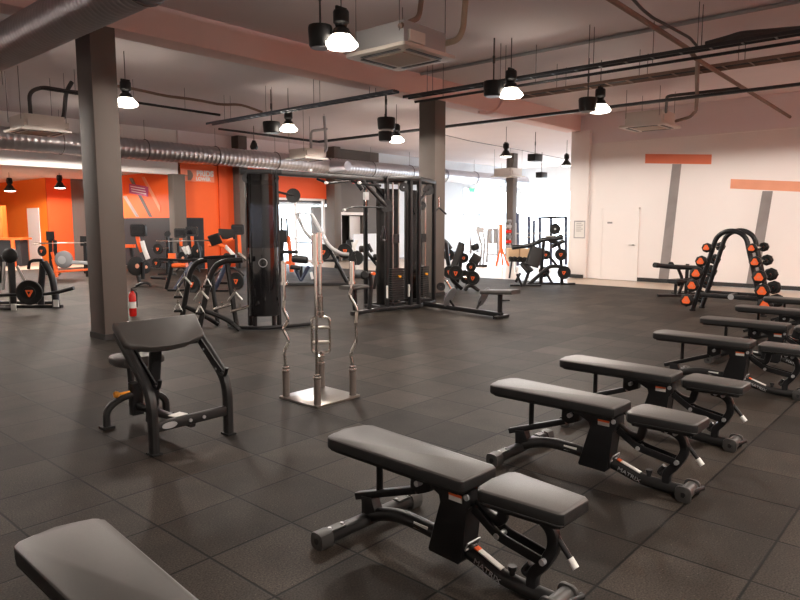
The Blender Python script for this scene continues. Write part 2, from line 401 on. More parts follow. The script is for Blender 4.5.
# wall signs
def sign(lab, c, w, h, th=.03, big='PRIDS', small='LOWER', grp=None, m='sign'):
    t = T('gym_sign', lab, 'sign', c); x, y, z = c
    M().box(c, (w, th, h)).obj('sign_panel', m, t)
    k = M(); yy = y - th / 2 - .003
    k.box((x - w * .4, yy, z - .01), (w * .2, .006, h * .07)); k.box((x - w * .275, yy, z), (w * .05, .006, h * .82))
    k.prism([(x - w * .245, z - h * .42), (x - w * .21, z - h * .4), (x - w * .16, z - h * .2), (x - w * .14, z), (x - w * .16, z + h * .2), (x - w * .21, z + h * .38), (x - w * .245, z + h * .42)], 'y', yy - .003, yy + .003)
    k.obj('barbell_emblem', 'signgrey', t)
    ex, ey = (1, 0, 0), (0, 0, 1)
    text('sign_lettering', big, h * .62, 'white', basis((w * .22, -th / 2 - .004, h * .18), ex, ey), t, xs=1.02, bold=.012)
    text('sign_lettering', small, h * .4, 'white', basis((w * .16, -th / 2 - .004, -h * .27), ex, ey), t, xs=1.0, bold=.008)
sign('coral wall sign with a grey barbell emblem and white letters on the orange back wall', (12.401, 20.17, 3.155), 1.27, .4)
sign('red hanging sign with white letters under the long duct, above the cream door', (19.675, 19.6, 3.368), 1.05, .42, m='sign_r')
t = T('poster', 'magenta poster with white lines on the striped orange lobby wall', 'poster', (11.58, 22.696, 2.728))
m_ = M(); c_ = Vector((11.575, 22.686, 2.728)); m_.box(c_, (.02, 1.35, .34), m=Matrix.Rotation(R(7), 4, 'X')).obj('poster_sheet', mat('magenta print', (.42, .06, .2), .5), t)
m_ = M()
for i in (-1, 0, 1): m_.box(c_ + V((-.012, .03 * i, .09 * i)), (.006, 1.05, .035), m=Matrix.Rotation(R(7), 4, 'X'))
m_.obj('printed_lines', 'white', t)
t = T('exit_sign', 'small green emergency exit sign high on the pale far wall', 'sign', (28.314, 20.16, 3.243))
M().box((28.342, 20.18, 3.245), (.55, .04, .26)).obj('sign_box', 'white', t)
M().box((28.307, 20.155, 3.243), (.45, .012, .17)).obj('pictogram', 'green', t)

# ---------------------------------------------------------------- ceiling services
def duct(name, lab, a, b, r, pitch, ridge, m='duct', seg=36):
    a, b = V(a), V(b); Ln = (b - a).length; prof = []; z = 0
    while z < Ln:
        prof += [(r, z), (r, min(Ln, z + pitch * .62)), (r + ridge, min(Ln, z + pitch * .74)), (r + ridge, min(Ln, z + pitch * .88))]; z += pitch
    prof += [(r, Ln), (r - .02, Ln), (r - .02, Ln - .5)]
    return M().lathe(prof, a, (b - a), seg)
t = T('ventilation_duct', 'thick ribbed galvanised duct crossing the ceiling corner in front of the column', 'duct', (3.2, 0, 3.84))
duct('d', '', (3.2, -3.9, 3.84), (3.2, 14, 3.84), .237, .085, .009).obj('duct_tube', 'duct', t, smooth=60)
m_ = M()
for y in (2.2, 6.0, 10.5): m_.tube(arc((3.2, y, 3.84), .25, 0, 360, 28)[:-1], .012, closed=True, seg=6).cyl((3.2, y, 4.08), (3.2, y, HC), .006, seg=6)
islands(m_, 'hanger_strap', 'wire', t)
t = T('ventilation_duct', 'long galvanised duct running along the back above the machines', 'duct', (10, 18.9, 3.72))
duct('d', '', (-4.9, 18.9, 3.72), (31.4, 18.9, 3.72), .29, .16, .008).obj('duct_tube', 'duct', t, smooth=60)
M().cyl((17.2, 18.75, 3.7), (17.25, 18.05, 3.66), .24, .17, 24).cyl((17.25, 18.05, 3.66), (17.25, 17.9, 3.66), .17, .17, 24).obj('branch_nozzle', 'duct', t)
m_ = M()
for x in (7.5, 9.9, 12.3, 14.7, 17.1, 19.5, 21.9, 24.3, 26.7, 29.1): m_.tube(arc((x, 18.9, 3.72), .305, 0, 360, 28, u=(0, 1, 0))[:-1], .012, closed=True, seg=6).cyl((x, 18.9, 4.0), (x, 18.9, HC), .006, seg=6)
islands(m_, 'hanger_strap', 'wire', t)

def rods(m, pts, z0, r=.006):
    for x, y in pts: m.cyl((x, y, z0), (x, y, HC), r, seg=6)
    return m
# cable trays along the room
def tray_y(name, lab, x, y0, y1, z, w, mt, rung=.4, cables=3):
    t = T(name, lab, 'cable tray', (x, y0, z), 'cable trays under the ceiling')
    for s in (-1, 1): M().box((x + s * w / 2, (y0 + y1) / 2, z), (.015, y1 - y0, .05)).obj('side_rail', mt, t)
    k = M(); y = y0 + .05
    while y < y1: k.box((x, y, z - .015), (w, .025, .012)); y += rung
    islands(k, 'rung', mt, t)
    k = M()
    for i in range(cables):
        px = [(x - w * .35 + w * .7 * (i + .5) / cables + random.uniform(-.01, .01), y0 + (y1 - y0) * j / 14, z + .02) for j in range(15)]
        k.tube(px, .013, seg=6)
    k.obj('cables', 'cable', t)
    k = M(); y = y0 + .6
    while y < y1: rods(k, [(x - w / 2, y), (x + w / 2, y)], z); y += 1.6
    islands(k, 'hanger_rod', 'wire', t)
tray_y('cable_tray', 'black cable tray crossing under the rose beam toward the near right', 9.85, -3.8, 8.6, 3.98, .16, 'tray')
tray_y('cable_tray', 'bluish zinc cable tray beyond the rose beam, above the drop lamp', 9.35, 8.4, 14.6, 4.0, .17, 'trayb', .22)
tray_y('cable_tray', 'wide brown cable tray bundled with conduits, close to the white wall', 11.9, -3.8, 7.4, 4.13, .36, 'pipe', .4, 6)
t = tag(M().rtube([(13.3, -3.9, 3.95), (13.3, 15, 3.95), (9.891, 15, 3.973)], .07, .05).obj('lighting_track', 'tray'), 'black lighting track passing behind the middle column with a corner beyond', 'track')
t.parent = None
def run(name, lab, cat, pts, r, mt, fil=.1, hang=(), seg=8, grp=None):
    t = T(name, lab, cat, pts[0], grp)
    M().tube(pts, r, fil, seg).obj('conduit' if 'pipe' not in name else 'pipe_run', mt, t)
    if hang:
        k = M()
        for x, y, z in hang: k.cyl((x, y, z), (x, y, HC), .006, seg=6)
        islands(k, 'hanger_rod', 'wire', t)
run('ceiling_conduit', 'thin grey conduit fixed along the ceiling in front of the beam', 'conduit', [(10.55, -3.8, 4.56), (10.55, 8.8, 4.56)], .03, 'acgrey')
run('ceiling_conduit', 'slim black rail hung just below the black cable tray', 'conduit', [(10.25, -3.8, 3.96), (10.25, 8.7, 3.96)], .024, 'tray', hang=[(10.25, y, 3.97) for y in (0, 2, 4, 6, 8)])
run('ceiling_conduit', 'straight black rod hung behind the left column toward the back', 'conduit', [(5.145, 13.75, 4.138), (9.1, 13.75, 4.1)], .028, 'tray', hang=[(x, 13.75, 4.1) for x in (4.5, 5.8, 7.0, 8.2)])
run('ceiling_cable', 'loosely draped cable bundle beyond the left column, high at the ceiling', 'cable', [(6.141, 13.4, 4.335), (6.969, 13.4, 4.319), (7.526, 13.4, 4.275), (8.244, 13.4, 4.299), (8.935, 13.4, 4.268), (9.428, 13.4, 4.354), (10.056, 13.4, 4.247)], .03, 'pipe', .3)
run('sprinkler_pipe', 'brown pipe slanting across the upper right above the trays', 'pipe', [(7.307, 3.529, 4.2), (10.808, 3.647, 4.22), (10.856, 3.583, 4.1), (17.45, 3.598, 3.978)], .035, 'pipe', .1)
run('ceiling_cable', 'drooping dark cable beside the brown slanting pipe, upper right', 'cable', [(8.054, 3.451, 4.3), (8.681, 3.54, 4.3), (9.101, 3.571, 4.3), (9.734, 3.545, 4.3), (10.427, 3.527, 4.3), (10.759, 3.531, 4.25)], .02, 'cable', .1)
run('drain_pipe', 'pale salmon pipe dropping from the ceiling behind the nearest air conditioner', 'pipe', [(7.307, 5.337, 4.55), (7.431, 5.471, 4.15), (7.384, 5.517, 4.02), (7.211, 5.755, 3.95)], .04, 'tan', .1)
run('drain_pipe', 'brown pipe bending from the ceiling into the nearest air conditioner', 'pipe', [(6.926, 5.766, 4.55), (6.77, 5.684, 4.2), (6.34, 5.629, 4)], .035, 'pipe', .1)
run('drain_pipe', 'brown bent pipe feeding the air conditioner near the white wall', 'pipe', [(10.974, 3.577, 4.12), (12.012, 3.917, 4.08), (13.741, 4.459, 4), (14.865, 4.831, 3.93), (15.412, 5.13, 3.9), (15.801, 5.566, 3.9)], .035, 'pipe', .12)
run('drain_pipe', 'dark pipe looping over the top of the air conditioner near the white wall', 'pipe', [(13.823, 3.681, 4.1), (13.418, 4.922, 4.05), (14.698, 5.397, 3.95)], .03, 'cable', .12)
run('drain_pipe', 'black pipe arching over the far left air conditioner', 'pipe', [(5.254, 14.6, 3.64), (5.25, 14.6, 4.186), (5.502, 14.6, 4.321), (6.091, 14.6, 4.306), (6.423, 14.6, 4.332)], .04, 'cable', .15)
run('drain_pipe', 'black pipe rising from the right end of the far left air conditioner', 'pipe', [(5.813, 14.6, 3.662), (5.899, 14.6, 3.773), (5.969, 14.6, 4.288), (6.102, 14.6, 4.511)], .045, 'cable', .15)
run('drain_pipe', 'grey looped pipe over the air conditioner in front of the long duct', 'pipe', [(12.459, 14.4, 3.578), (12.47, 14.4, 4.127), (13.072, 14.4, 4.244)], .035, 'acgrey', .1)
run('drain_pipe', 'grey pipe dropping into the right end of the air conditioner before the long duct', 'pipe', [(12.964, 14.4, 4.622), (12.995, 14.4, 4.236), (13.062, 14.4, 3.653), (12.868, 14.4, 3.526)], .04, 'acgrey', .15)
run('ceiling_conduit', 'thin cable conduit crossing the bright far ceiling', 'conduit', [(17.15, 14, 4.56), (19.504, 14, 4.45), (22.854, 14, 4.403), (27.008, 14, 4.303)], .012, 'wire')
run('ceiling_conduit', 'dangling cable loop clipped to the rose beam behind the bright lamp', 'cable', [(12.649, 8.84, 4.071), (13.091, 8.84, 4.08), (13.462, 8.84, 4.261), (13.668, 8.84, 4.517)], .03, 'beam', .2)
run('ceiling_cable', 'short black cable stub hanging from the ceiling at upper left', 'cable', [(6.235, 9.317, 4.58), (6.116, 9.062, 4.42), (6.117, 9, 4.35)], .03, 'cable', .05)
run('ceiling_cable', 'thick black bundled cable lying on the tray at the upper right edge', 'cable', [(10.563, 3.338, 4.18), (10.592, 3.046, 4.22), (10.483, 2.858, 4.22), (10.764, 2.169, 4.22), (10.963, 1.732, 4.22)], .07, 'cable', .2)

# ---------------------------------------------------------------- air conditioners
def cassette(lab, c, s=1.0, lit_body=False, rod=True):
    x, y, z = c
    t = T('air_conditioner', lab, 'air conditioner', c, 'ceiling cassette air conditioners')
    h = .29 * s; b = .42 * s
    M().box((x, y, z + .05 + h / 2), (2 * b, 2 * b, h), bev=.01).obj('body', 'acgrey' if not lit_body else 'ac', t)  # paler metal puts the light on these units into the body colour
    M().prism(roundrect(x - .53 * s, x + .53 * s, y - .53 * s, y + .53 * s, .05), 'z', z, z + .045, .012, 2).obj('panel', 'ac', t)
    M().box((x, y, z - .004), (.56 * s, .56 * s, .012)).obj('intake_grille', 'tan', t)
    k = M()
    for dx, dy in ((1, 0), (-1, 0), (0, 1), (0, -1)):
        k.box((x + dx * .4 * s, y + dy * .4 * s, z - .003), (.06 * s + .6 * s * abs(dy), .06 * s + .6 * s * abs(dx), .012))
    k.obj('outlet_slots', 'plastic', t)
    k = M()
    for sx in (-1, 1):
        for sy in (-1, 1): k.cyl((x + sx * .46 * s, y + sy * .38 * s, z + .2), (x + sx * .46 * s, y + sy * .38 * s, HC), .006, seg=6)
    islands(k, 'hanger_rod', 'wire', t)
    islands(M().box((x + .47 * s, y - .25 * s, z + .16), (.1, .2, .12)).box((x - .2 * s, y - .44 * s, z + .16), (.3, .04, .14)), 'pipe_cover', 'ac', t)
cassette('large cassette air conditioner nearest the camera beside the brightest lamp', (6.8, 6.02, 3.75))
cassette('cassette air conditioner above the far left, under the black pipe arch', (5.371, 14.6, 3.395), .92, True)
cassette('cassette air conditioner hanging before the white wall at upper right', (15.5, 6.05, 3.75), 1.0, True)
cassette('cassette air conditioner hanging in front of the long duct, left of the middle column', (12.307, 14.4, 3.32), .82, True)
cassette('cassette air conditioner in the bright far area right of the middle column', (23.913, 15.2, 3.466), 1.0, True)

# ---------------------------------------------------------------- lamps
def lamp(lab, c, s=1.0, small=False, power=520, top=HC, seen=True):
    x, y, z = c
    t = T('pendant_lamp', lab, 'lamp', c, 'black high bay pendant lamps')
    M().lathe([(.03, .41), (.085, .41), (.095, .39), (.095, .27), (.075, .25), (.06, .2)], c, seg=20, cap=True).box((x, y, z + .425), (.16, .03, .05)).obj('driver_housing', 'plastic', t)
    if small:
        M().lathe([(.055, .21), (.09, .19), (.13, .11), (.2, .03), (.215, 0), (.205, 0), (.19, .028), (.12, .1), (.05, .18)], c, seg=28).obj('shade', 'plastic', t)
        M().lathe([(.0, -.03), (.09, -.026), (.16, -.012), (.19, .012)], c, seg=24).obj('diffuser', 'lampsoft', t)
    else:
        M().lathe([(.055, .22), (.09, .2), (.125, .13), (.115, .12), (.05, .18)], c, seg=28).obj('shade', 'plastic', t)
        M().lathe([(.0, -.035), (.1, -.03), (.17, -.015), (.2, .01), (.195, .035), (.15, .085), (.12, .122)], c, seg=28).obj('diffuser', 'lampin', t)
    M().cyl((x, y, z + .41), (x, y, top), .008, seg=6).obj('suspension_cord', 'cable', t)
    l = bpy.data.lights.new('lamp_light', 'SPOT'); l.energy = power; l.color = LAMPC; l.spot_size = R(178); l.spot_blend = .08; l.shadow_soft_size = .14
    lo = bpy.data.objects.new('lamp_light', l); C.objects.link(lo); lo.location = (0, 0, -.06); lo.parent = t
LAMPC = (1, .895, .8)
LP = 470
for lab, c in (('brightest pendant lamp, nearest the camera, beside the big air conditioner', (5.6, 5.9, 3.66)),
               ('lit pendant lamp below the black cable tray, right of the middle column', (9.6, 6.08, 3.66)),
               ('lit pendant lamp in front of the white wall, upper right', (12.0, 5.64, 3.66)),
               ('lit pendant lamp below the zinc cable tray, left of centre', (9.77, 12.05, 3.66)),
               ('lit pendant lamp just left of the middle column', (12.93, 11.6, 3.66)),
               ('lit pendant lamp half hidden by the left column', (5.79, 11.65, 3.66))):
    lamp(lab, c, power=LP)
lamp('small pendant lamp in the bright far area, nearer the middle column', (18.2, 11.66, 3.66), small=True, power=LP * .6)
lamp('small pendant lamp in the bright far area beside the white wall corner', (22.6, 11.85, 3.66), small=True, power=LP * .6)
lamp('leftmost small pendant lamp in the orange lobby', (8.35, 25.5, 2.668), small=True, power=LP * 1.1, top=3.3)
lamp('small pendant lamp in the orange lobby beside the left column', (9.624, 24.5, 2.785), small=True, power=LP * 1.2, top=3.3)
for lab, x, y, k, tp in (('added fill lamp over the bench row, out of view', 5.2, -.6, 1.5, HC), ('added fill lamp above the nearest bench, out of view', 1.4, -.8, 1.3, HC), ('added fill lamp beside the arched rack, out of view', 10.5, -.6, 1, HC), ('added fill lamp near the orange bounce wall, out of view', 14.6, -1.2, 1.3, HC),  # unseen lamps added for light that the visible ones do not give
          ('added fill lamp, unseen behind the left column', 7.7, 17.3, 1.9, HC), ('added fill lamp, unseen behind the middle column', 17.5, 14.05, 1.2, HC), ('added fill lamp before the bulkhead, out of view at left', 2.2, 16.3, 3.0, HC),
          ('added fill lamp in the lobby, out of view at left', 5.0, 24.0, 1.6, 3.3)):
    lamp(lab, (x, y, 3.66 if tp > 4 else 2.7), power=LP * k, top=tp)
# hanging loudspeakers
def drum(lab, c, r=.16, h=.24, box=False):
    x, y, z = c
    t = T('hanging_speaker', lab, 'loudspeaker', c, 'hanging black loudspeakers')
    if box: M().box((x, y, z + .12), (.5, .3, .24), bev=.02).obj('speaker_body', 'plastic', t)
    else:
        M().lathe([(0, 0), (r * .8, 0), (r * .92, .02), (r, h - .03), (r * .95, h), (0, h)], c, seg=24).obj('speaker_body', 'plastic', t)
        M().lathe([(0, -.006), (r * .75, -.006), (r * .78, .01)], c, seg=24).obj('grille', 'grey', t)
    M().cyl((x, y, z + h), (x, y, HC), .012, seg=6).box((x, y, z + h + .35), (.03, .03, .12)).obj('suspension_cord', 'cable', t)
drum('black drum speaker hanging left of the brightest lamp', (5.45, 6.1, 3.65), .145, .25)
drum('black drum speaker left of the lamp below the zinc cable tray', (9.6, 12.45, 3.62), .2, .25)
drum('upper black drum speaker left of the middle column', (11.25, 10.4, 3.68), .21, .26)
drum('lower black drum speaker just under another, left of the middle column', (11.7, 10.85, 3.5), .17, .22)
drum('black drum speaker left of the lamp right of the middle column', (9.42, 6.3, 3.66), .17, .24)
drum('black drum speaker left of the lamp before the white wall', (11.72, 5.75, 3.64), .17, .24)
drum('black box speaker in the bright far area, upper of two', (19.9, 11.6, 3.62), box=True, h=.24)
drum('black box speaker in the bright far area, lower of two', (25.8, 14.7, 3.5), box=True, h=.24)
t = T('hanging_projector', 'small black fixture hanging just above the long duct, left of centre', 'fixture', (12.792, 17.5, 3.912))
M().lathe([(0, -.08), (.1, -.08), (.13, 0), (.1, .1), (.05, .2), (0, .2)], (12.793, 17.5, 3.943), seg=16).cyl((12.796, 17.5, 4.067), tuple((12.796, 17.5, 4.067)[:2]) + (HC,), .012, seg=6).obj('fixture_body', 'plastic', t)

# ---------------------------------------------------------------- adjustable benches
def make_bench(label):
    t = T('adjustable_bench', label, 'bench', (0, 0, 0), 'row of adjustable gym benches')
    def O(m, n, mt, par=t, **k): return m.obj(n, mt, par, local=True, **k)
    # back pad: outline bowed at the head end
    hp = [(-.15, -.37), (-.15, .46)] + [(-.15 * math.cos(R(a)) if False else -.15 + .03 * i / 3, .49 + .03 * math.sin(R(30 * i))) for i, a in enumerate((0, 30, 60))]
    out = [(-.118, -.38), (.118, -.38), (.134, -.36), (.152, .47), (.148, .5), (.13, .52), (.08, .535), (0, .541), (-.08, .535), (-.13, .52), (-.148, .5), (-.152, .47), (-.134, -.36)]
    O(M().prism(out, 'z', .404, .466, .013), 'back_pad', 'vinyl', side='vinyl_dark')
    O(M().prism([(x * .9, y * .95) for x, y in out], 'z', .394, .41), 'back_board', 'plastic')
    so = [(-.138, -.47), (-.11, -.45), (0, -.438), (.11, -.45), (.138, -.47), (.142, -.5), (.113, -.838), (.096, -.858), (-.096, -.858), (-.113, -.838), (-.142, -.5)]
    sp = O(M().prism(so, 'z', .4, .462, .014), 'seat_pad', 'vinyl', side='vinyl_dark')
    O(M().tube([(-.1425, -.5, .41), (-.1135, -.838, .41), (-.097, -.859, .41)], .004, .02, 6), 'seam_piping', 'vinyl_dark', sp)
    O(M().prism([(x * .85, -.65 + (y + .65) * .88) for x, y in so], 'z', .385, .404), 'seat_board', 'plastic')
    # housing under the hinge
    O(M().prism([(.03, .396), (-.37, .396), (-.37, .33), (-.34, .3), (-.328, .07), (-.30, .04), (-.125, .045), (-.118, .06), (-.2, .3), (-.19, .335), (-.1, .37)], 'x', -.055, .055, .006, 2), 'hinge_housing', 'frame')
    O(M().box((-.0565, -.285, .345), (.004, .075, .032)), 'warning_sticker', 'label')
    O(M().box((-.058, -.285, .357), (.004, .075, .011)), 'warning_sticker', 'orange', label='orange strip of the warning sticker')
    k = M()
    for y, z in ((-.35, .365), (-.05, .345)): k.cyl((-.064, y, z), (.064, y, z), .014)
    islands(k, 'hinge_bolt', 'silver', t, local=True)
    # back support
    O(M().cyl((0, .263, .40), (0, .263, .2), .0175), 'support_post', 'frame')
    O(M().rtube([(0, .43, .135), (0, .0, .287)], .045, .038), 'ladder_arm', 'frame')
    O(M().prism([(.02, .395), (-.11, .395), (-.1, .31), (-.03, .28), (.02, .3)], 'x', -.03, .03, .004, 2), 'pivot_lug', 'frame')
    O(M().prism([(.375, .155), (.3, .165), (.27, .1), (.29, .045), (.37, .045)], 'x', -.03, .03, .004, 2), 'front_bracket', 'frame')
    # front stabiliser
    O(M().rtube([(-.3, .335, .045), (.29, .335, .045)], .075, .055, rr=.02), 'front_stabiliser', 'frame2')
    for s in (-1, 1):
        c = O(M().rtube([(s * .29, .335, .042), (s * .365, .335, .042)], .088, .082, rr=.025), 'end_cap', 'greycap')
        O(M().cyl((s * .366, .335, .042), (s * .3675, .335, .042), .016), 'cap_bolt', 'plastic', c)
        O(M().box((s * .24, .335, .075), (.09, .05, .006)), 'clamp_plate', 'greycap')
        for q in (.2, .28): O(M().cyl((s * q, .335, .078), (s * q, .335, .085), .009), 'clamp_bolt', 'silver')
    # spine
    O(M().tube([(0, .34, .05), (0, .24, .095), (0, .10, .125), (0, -.1, .118), (0, -.33, .095), (0, -.5, .043), (0, -.62, .036), (0, -.78, .038)], .0345, .12, 12), 'spine_tube', 'frame2')
    a, b = V((0, -.365, .1245)), V((0, -.51, .0775)); d = (b - a).normalized(); up = V((1, 0, 0)).cross(d); up = up if up.z > 0 else -up
    O(M().rtube([a + up * .0, b + up * .0], .03, .006, up=up), 'spec_sticker', 'label', label='white instruction sticker')
    O(M().rtube([a - d * .002, a + d * .022], .031, .0072, up=up), 'spec_sticker', 'orange', label='orange end of the instruction sticker')
    text('brand_lettering', 'MATRIX', .034, 'silver', basis((-.0352, -.45, .058), d, (0, d.z * -1, d.y) if False else up), t, ext=.001, xs=1.25)
    O(M().tube([(-.045, -.335, .115), (.045, -.335, .115), (.045, -.35, .15), (-.045, -.35, .15)], .0045, 0, 6, closed=True), 'wire_loop', 'silver')
    O(M().box((0, -.08, .1385), (.035, .13, .004)).box((-.03, -.05, .125), (.004, .09, .03)), 'decal', 'label', label='white decal on the arched tube')
    O(M().cyl((0, -.56, .05), (0, -.56, .095), .014).cyl((0, -.56, .092), (0, -.56, .11), .02), 'pop_pin', 'plastic')
    # rear foot
    O(M().cyl((-.065, -.79, .043), (.065, -.79, .043), .038, seg=20), 'rear_foot', 'greycap')
    for s in (-1, 1): O(M().prism(roundrect(-.835, -.745, 0, .088, .026), 'x', s * .065 - .018 * (s < 0), s * .065 + .018 * (s > 0), .004, 2), 'end_cap', 'greycap')
    O(M().cyl((-.086, -.79, .043), (.106, -.84, .043), .015), 'axle_bolt', 'plastic')
    # seat linkage
    for s in (-1, 1): O(M().rtube([(s * .032, -.37, .315), (s * .032, -.5, .235), (s * .032, -.72, .2)], .012, .042, .04), 'link_bar', 'frame')
    O(M().rtube([(0, -.36, .33), (0, -.42, .29), (0, -.5, .285), (0, -.52, .38)], .035, .05, .03), 'seat_bracket', 'frame')
    O(M().rtube([(0, -.63, .375), (0, -.7, .37), (0, -.755, .33), (0, -.765, .26), (0, -.715, .17), (0, -.665, .12), (0, -.665, .05)], .045, .05, .08), 'crank_arm', 'frame')
    k = M()
    for y, z in ((-.665, .372), (-.715, .366), (-.73, .2), (-.5, .232)): k.cyl((-.044, y, z), (.044, y, z), .013)
    islands(k, 'link_bolt', 'silver', t, local=True)
    O(M().cyl((.0, -.75, .335), (0, -.838, .238), .012), 'release_lever', 'frame')
    O(M().cyl((0, -.835, .2415), (0, -.863, .21), .0145), 'lever_tip', 'white')
    O(M().tube([(0, -.67, .1), (0, -.61, .105), (0, -.65, .155)], .014, .03, 8), 'selector_catch', 'plastic')
    return t
BL = [('nearest bench at the bottom edge, only its back pad corner in view', (.865, 1.95, 0), -2.5),
      ('second bench from the camera, in front of the bar holder, shown whole', (2.378, 1.998, 0), -2.2),
      ('third bench from the camera, directly behind the one shown whole', (3.885, 1.985, 0), -1.0),
      ('fourth bench from the camera, closely behind the third one', (4.965, 2.03, 0), -1.0),
      ('fifth bench from the camera, standing after a wider gap in the row', (6.8, 1.96, 0), -.5),
      ('sixth bench from the camera in the row at the right', (8.2, 1.94, 0), 0),
      ('seventh bench from the camera, last but one toward the arched rack', (9.65, 1.94, 0), 0),
      ('farthest bench of the row, partly hidden just before the arched rack', (11.05, 1.92, 0), 0)]
b0 = make_bench(BL[1][0]); b0.scale.z = 1.038; b0.location = BL[1][1]; b0.rotation_euler.z = R(BL[1][2])
for i, (l, p, a) in enumerate(BL):
    if i != 1: dup(b0, p, R(a), l)

# ---------------------------------------------------------------- preacher curl bench
t = T('preacher_curl_bench', 'black preacher curl bench with sloped arm pad and small seat', 'bench', (2.47, 4.6, 0))
def O(m, n, mt, par=None, **k): return m.obj(n, mt, par or t, local=True, **k)
for s in (-1, 1):
    lg = O(M().rtube([(s * .3, -.4, .012), (s * .3, -.4, .42), (s * .3, .06, .8)], .062, .085, .14, up=(0, 1, 0), rr=.028), 'front_leg', 'frame2')
    O(M().box((s * .3, -.4, .008), (.075, .1, .016), bev=.004), 'rubber_foot', 'rubber', lg)
    hk = O(M().prism([(-.4, .5), (-.05, .76), (-.02, .72), (-.33, .49), (-.36, .46)], 'x', s * .265 - .006, s * .265 + .006), 'bar_catch', 'frame')
    O(M().tube([(s * .265, -.36, .475), (s * .265, -.43, .46), (s * .265, -.46, .53)], .014, .03, 8), 'hook_tip', 'frame', hk)
    k = M()
    for y, z in ((-.32, .5), (-.16, .63)): k.cyl((s * .265 - .012, y, z), (s * .265 + .012, y, z), .009)
    islands(k, 'catch_bolt', 'silver', hk, local=True)
O(M().rtube([(-.3, -.4, .19), (.3, -.4, .19)], .05, .072, rr=.012), 'cross_bar', 'frame2')
O(M().lathe([(0, .0), (.028, 0), (.03, -.003), (.028, -.005), (0, -.005)], (0, 0, 0), (0, 0, 1), 24), 'badge', 'silver', label='oval badge on the cross bar')
bpy.data.objects[[o.name for o in t.children if o.name.startswith('badge')][0]].data.transform(Matrix.Translation((-.19, -.4265, .19)) @ Matrix.Rotation(R(90), 4, 'X') @ Matrix.Diagonal((2.0, .8, 1, 1)))
k = M()
for x in (-.03, .08): k.cyl((x, -.425, .19), (x, -.434, .19), .012)
islands(k, 'cross_bar_bolt', 'silver', t, local=True)
# arm pad: slab tilted about 45 degrees, lower edge bowed
pad = M().prism([(-.335, .13), (.335, .13), (.345, .1), (.33, -.07), (.3, -.1), (.15, -.135), (0, -.145), (-.15, -.135), (-.3, -.1), (-.33, -.07), (-.345, .1)], 'z', 0, .062, .02)
pm = Matrix.Translation((-.02, -.03, .757)) @ Matrix.Rotation(R(44), 4, 'X') @ Matrix.Diagonal((.96, 1, 1, 1))
pad.b.transform(pm); O(pad, 'arm_pad', 'vinyl')
pb = M().prism([(-.3, .1), (.3, .1), (.3, -.1), (-.3, -.1)], 'z', -.025, .002); pb.b.transform(pm); O(pb, 'pad_board', 'plastic')
O(M().rtube([(-.3, .05, .775), (.3, .05, .775)], .045, .045), 'top_brace', 'frame')
O(M().rtube([(0, .06, .78), (0, .2, .05)], .085, .055, up=(0, 1, 0)), 'center_post', 'frame')
O(M().rtube([(0, -.4, .15), (0, .52, .13)], .05, .05), 'base_bar', 'frame')
O(M().box((.0, -.2, .178), (.11, .085, .006), rz=.2), 'white_label', 'label', label='white paper label')
O(M().rtube([(0, .44, .06), (0, .44, .32)], .1, .085, up=(0, 1, 0)), 'seat_column', 'frame')
O(M().tube([(0, .48, .1), (0, .52, .46)], .028), 'seat_post', 'frame')
O(M().prism([(-.19, -.12), (-.1, -.15), (0, -.12), (.1, -.15), (.19, -.12), (.22, -.02), (.2, .12), (.12, .17), (-.12, .17), (-.2, .12), (-.22, -.02)], 'z', .455, .53, .025), 'seat', 'vinyl')
bpy.data.objects[[o.name for o in t.children if o.name.startswith('seat') and o.name.split('.')[0] == 'seat'][0]].data.transform(Matrix.Translation((.085, .56, -.04)) @ Matrix.Diagonal((.9, 1.05, 1.06, 1)))
O(M().rtube([(-.25, .43, .02), (-.25, .43, .1)] + [tuple(p) for p in arc((0, .43, .1), .25, 180, 0, 14, ry=.13)] + [(.25, .43, .1), (.25, .43, .02)], .05, .06, up=(0, 1, 0), rr=.02), 'rear_arch', 'frame2')
O(M().box((-.25, .43, .01), (.09, .09, .02)).box((.25, .43, .01), (.09, .09, .02)), 'rubber_foot', 'rubber')
O(M().cyl((-.05, .44, .25), (-.15, .44, .25), .011).lathe([(0, 0), (.02, .0), (.028, .018), (.022, .035), (0, .036)], (-.14, .44, .25), (-1, 0, 0), 14), 'seat_adjuster', 'knob', label='amber adjuster knob')

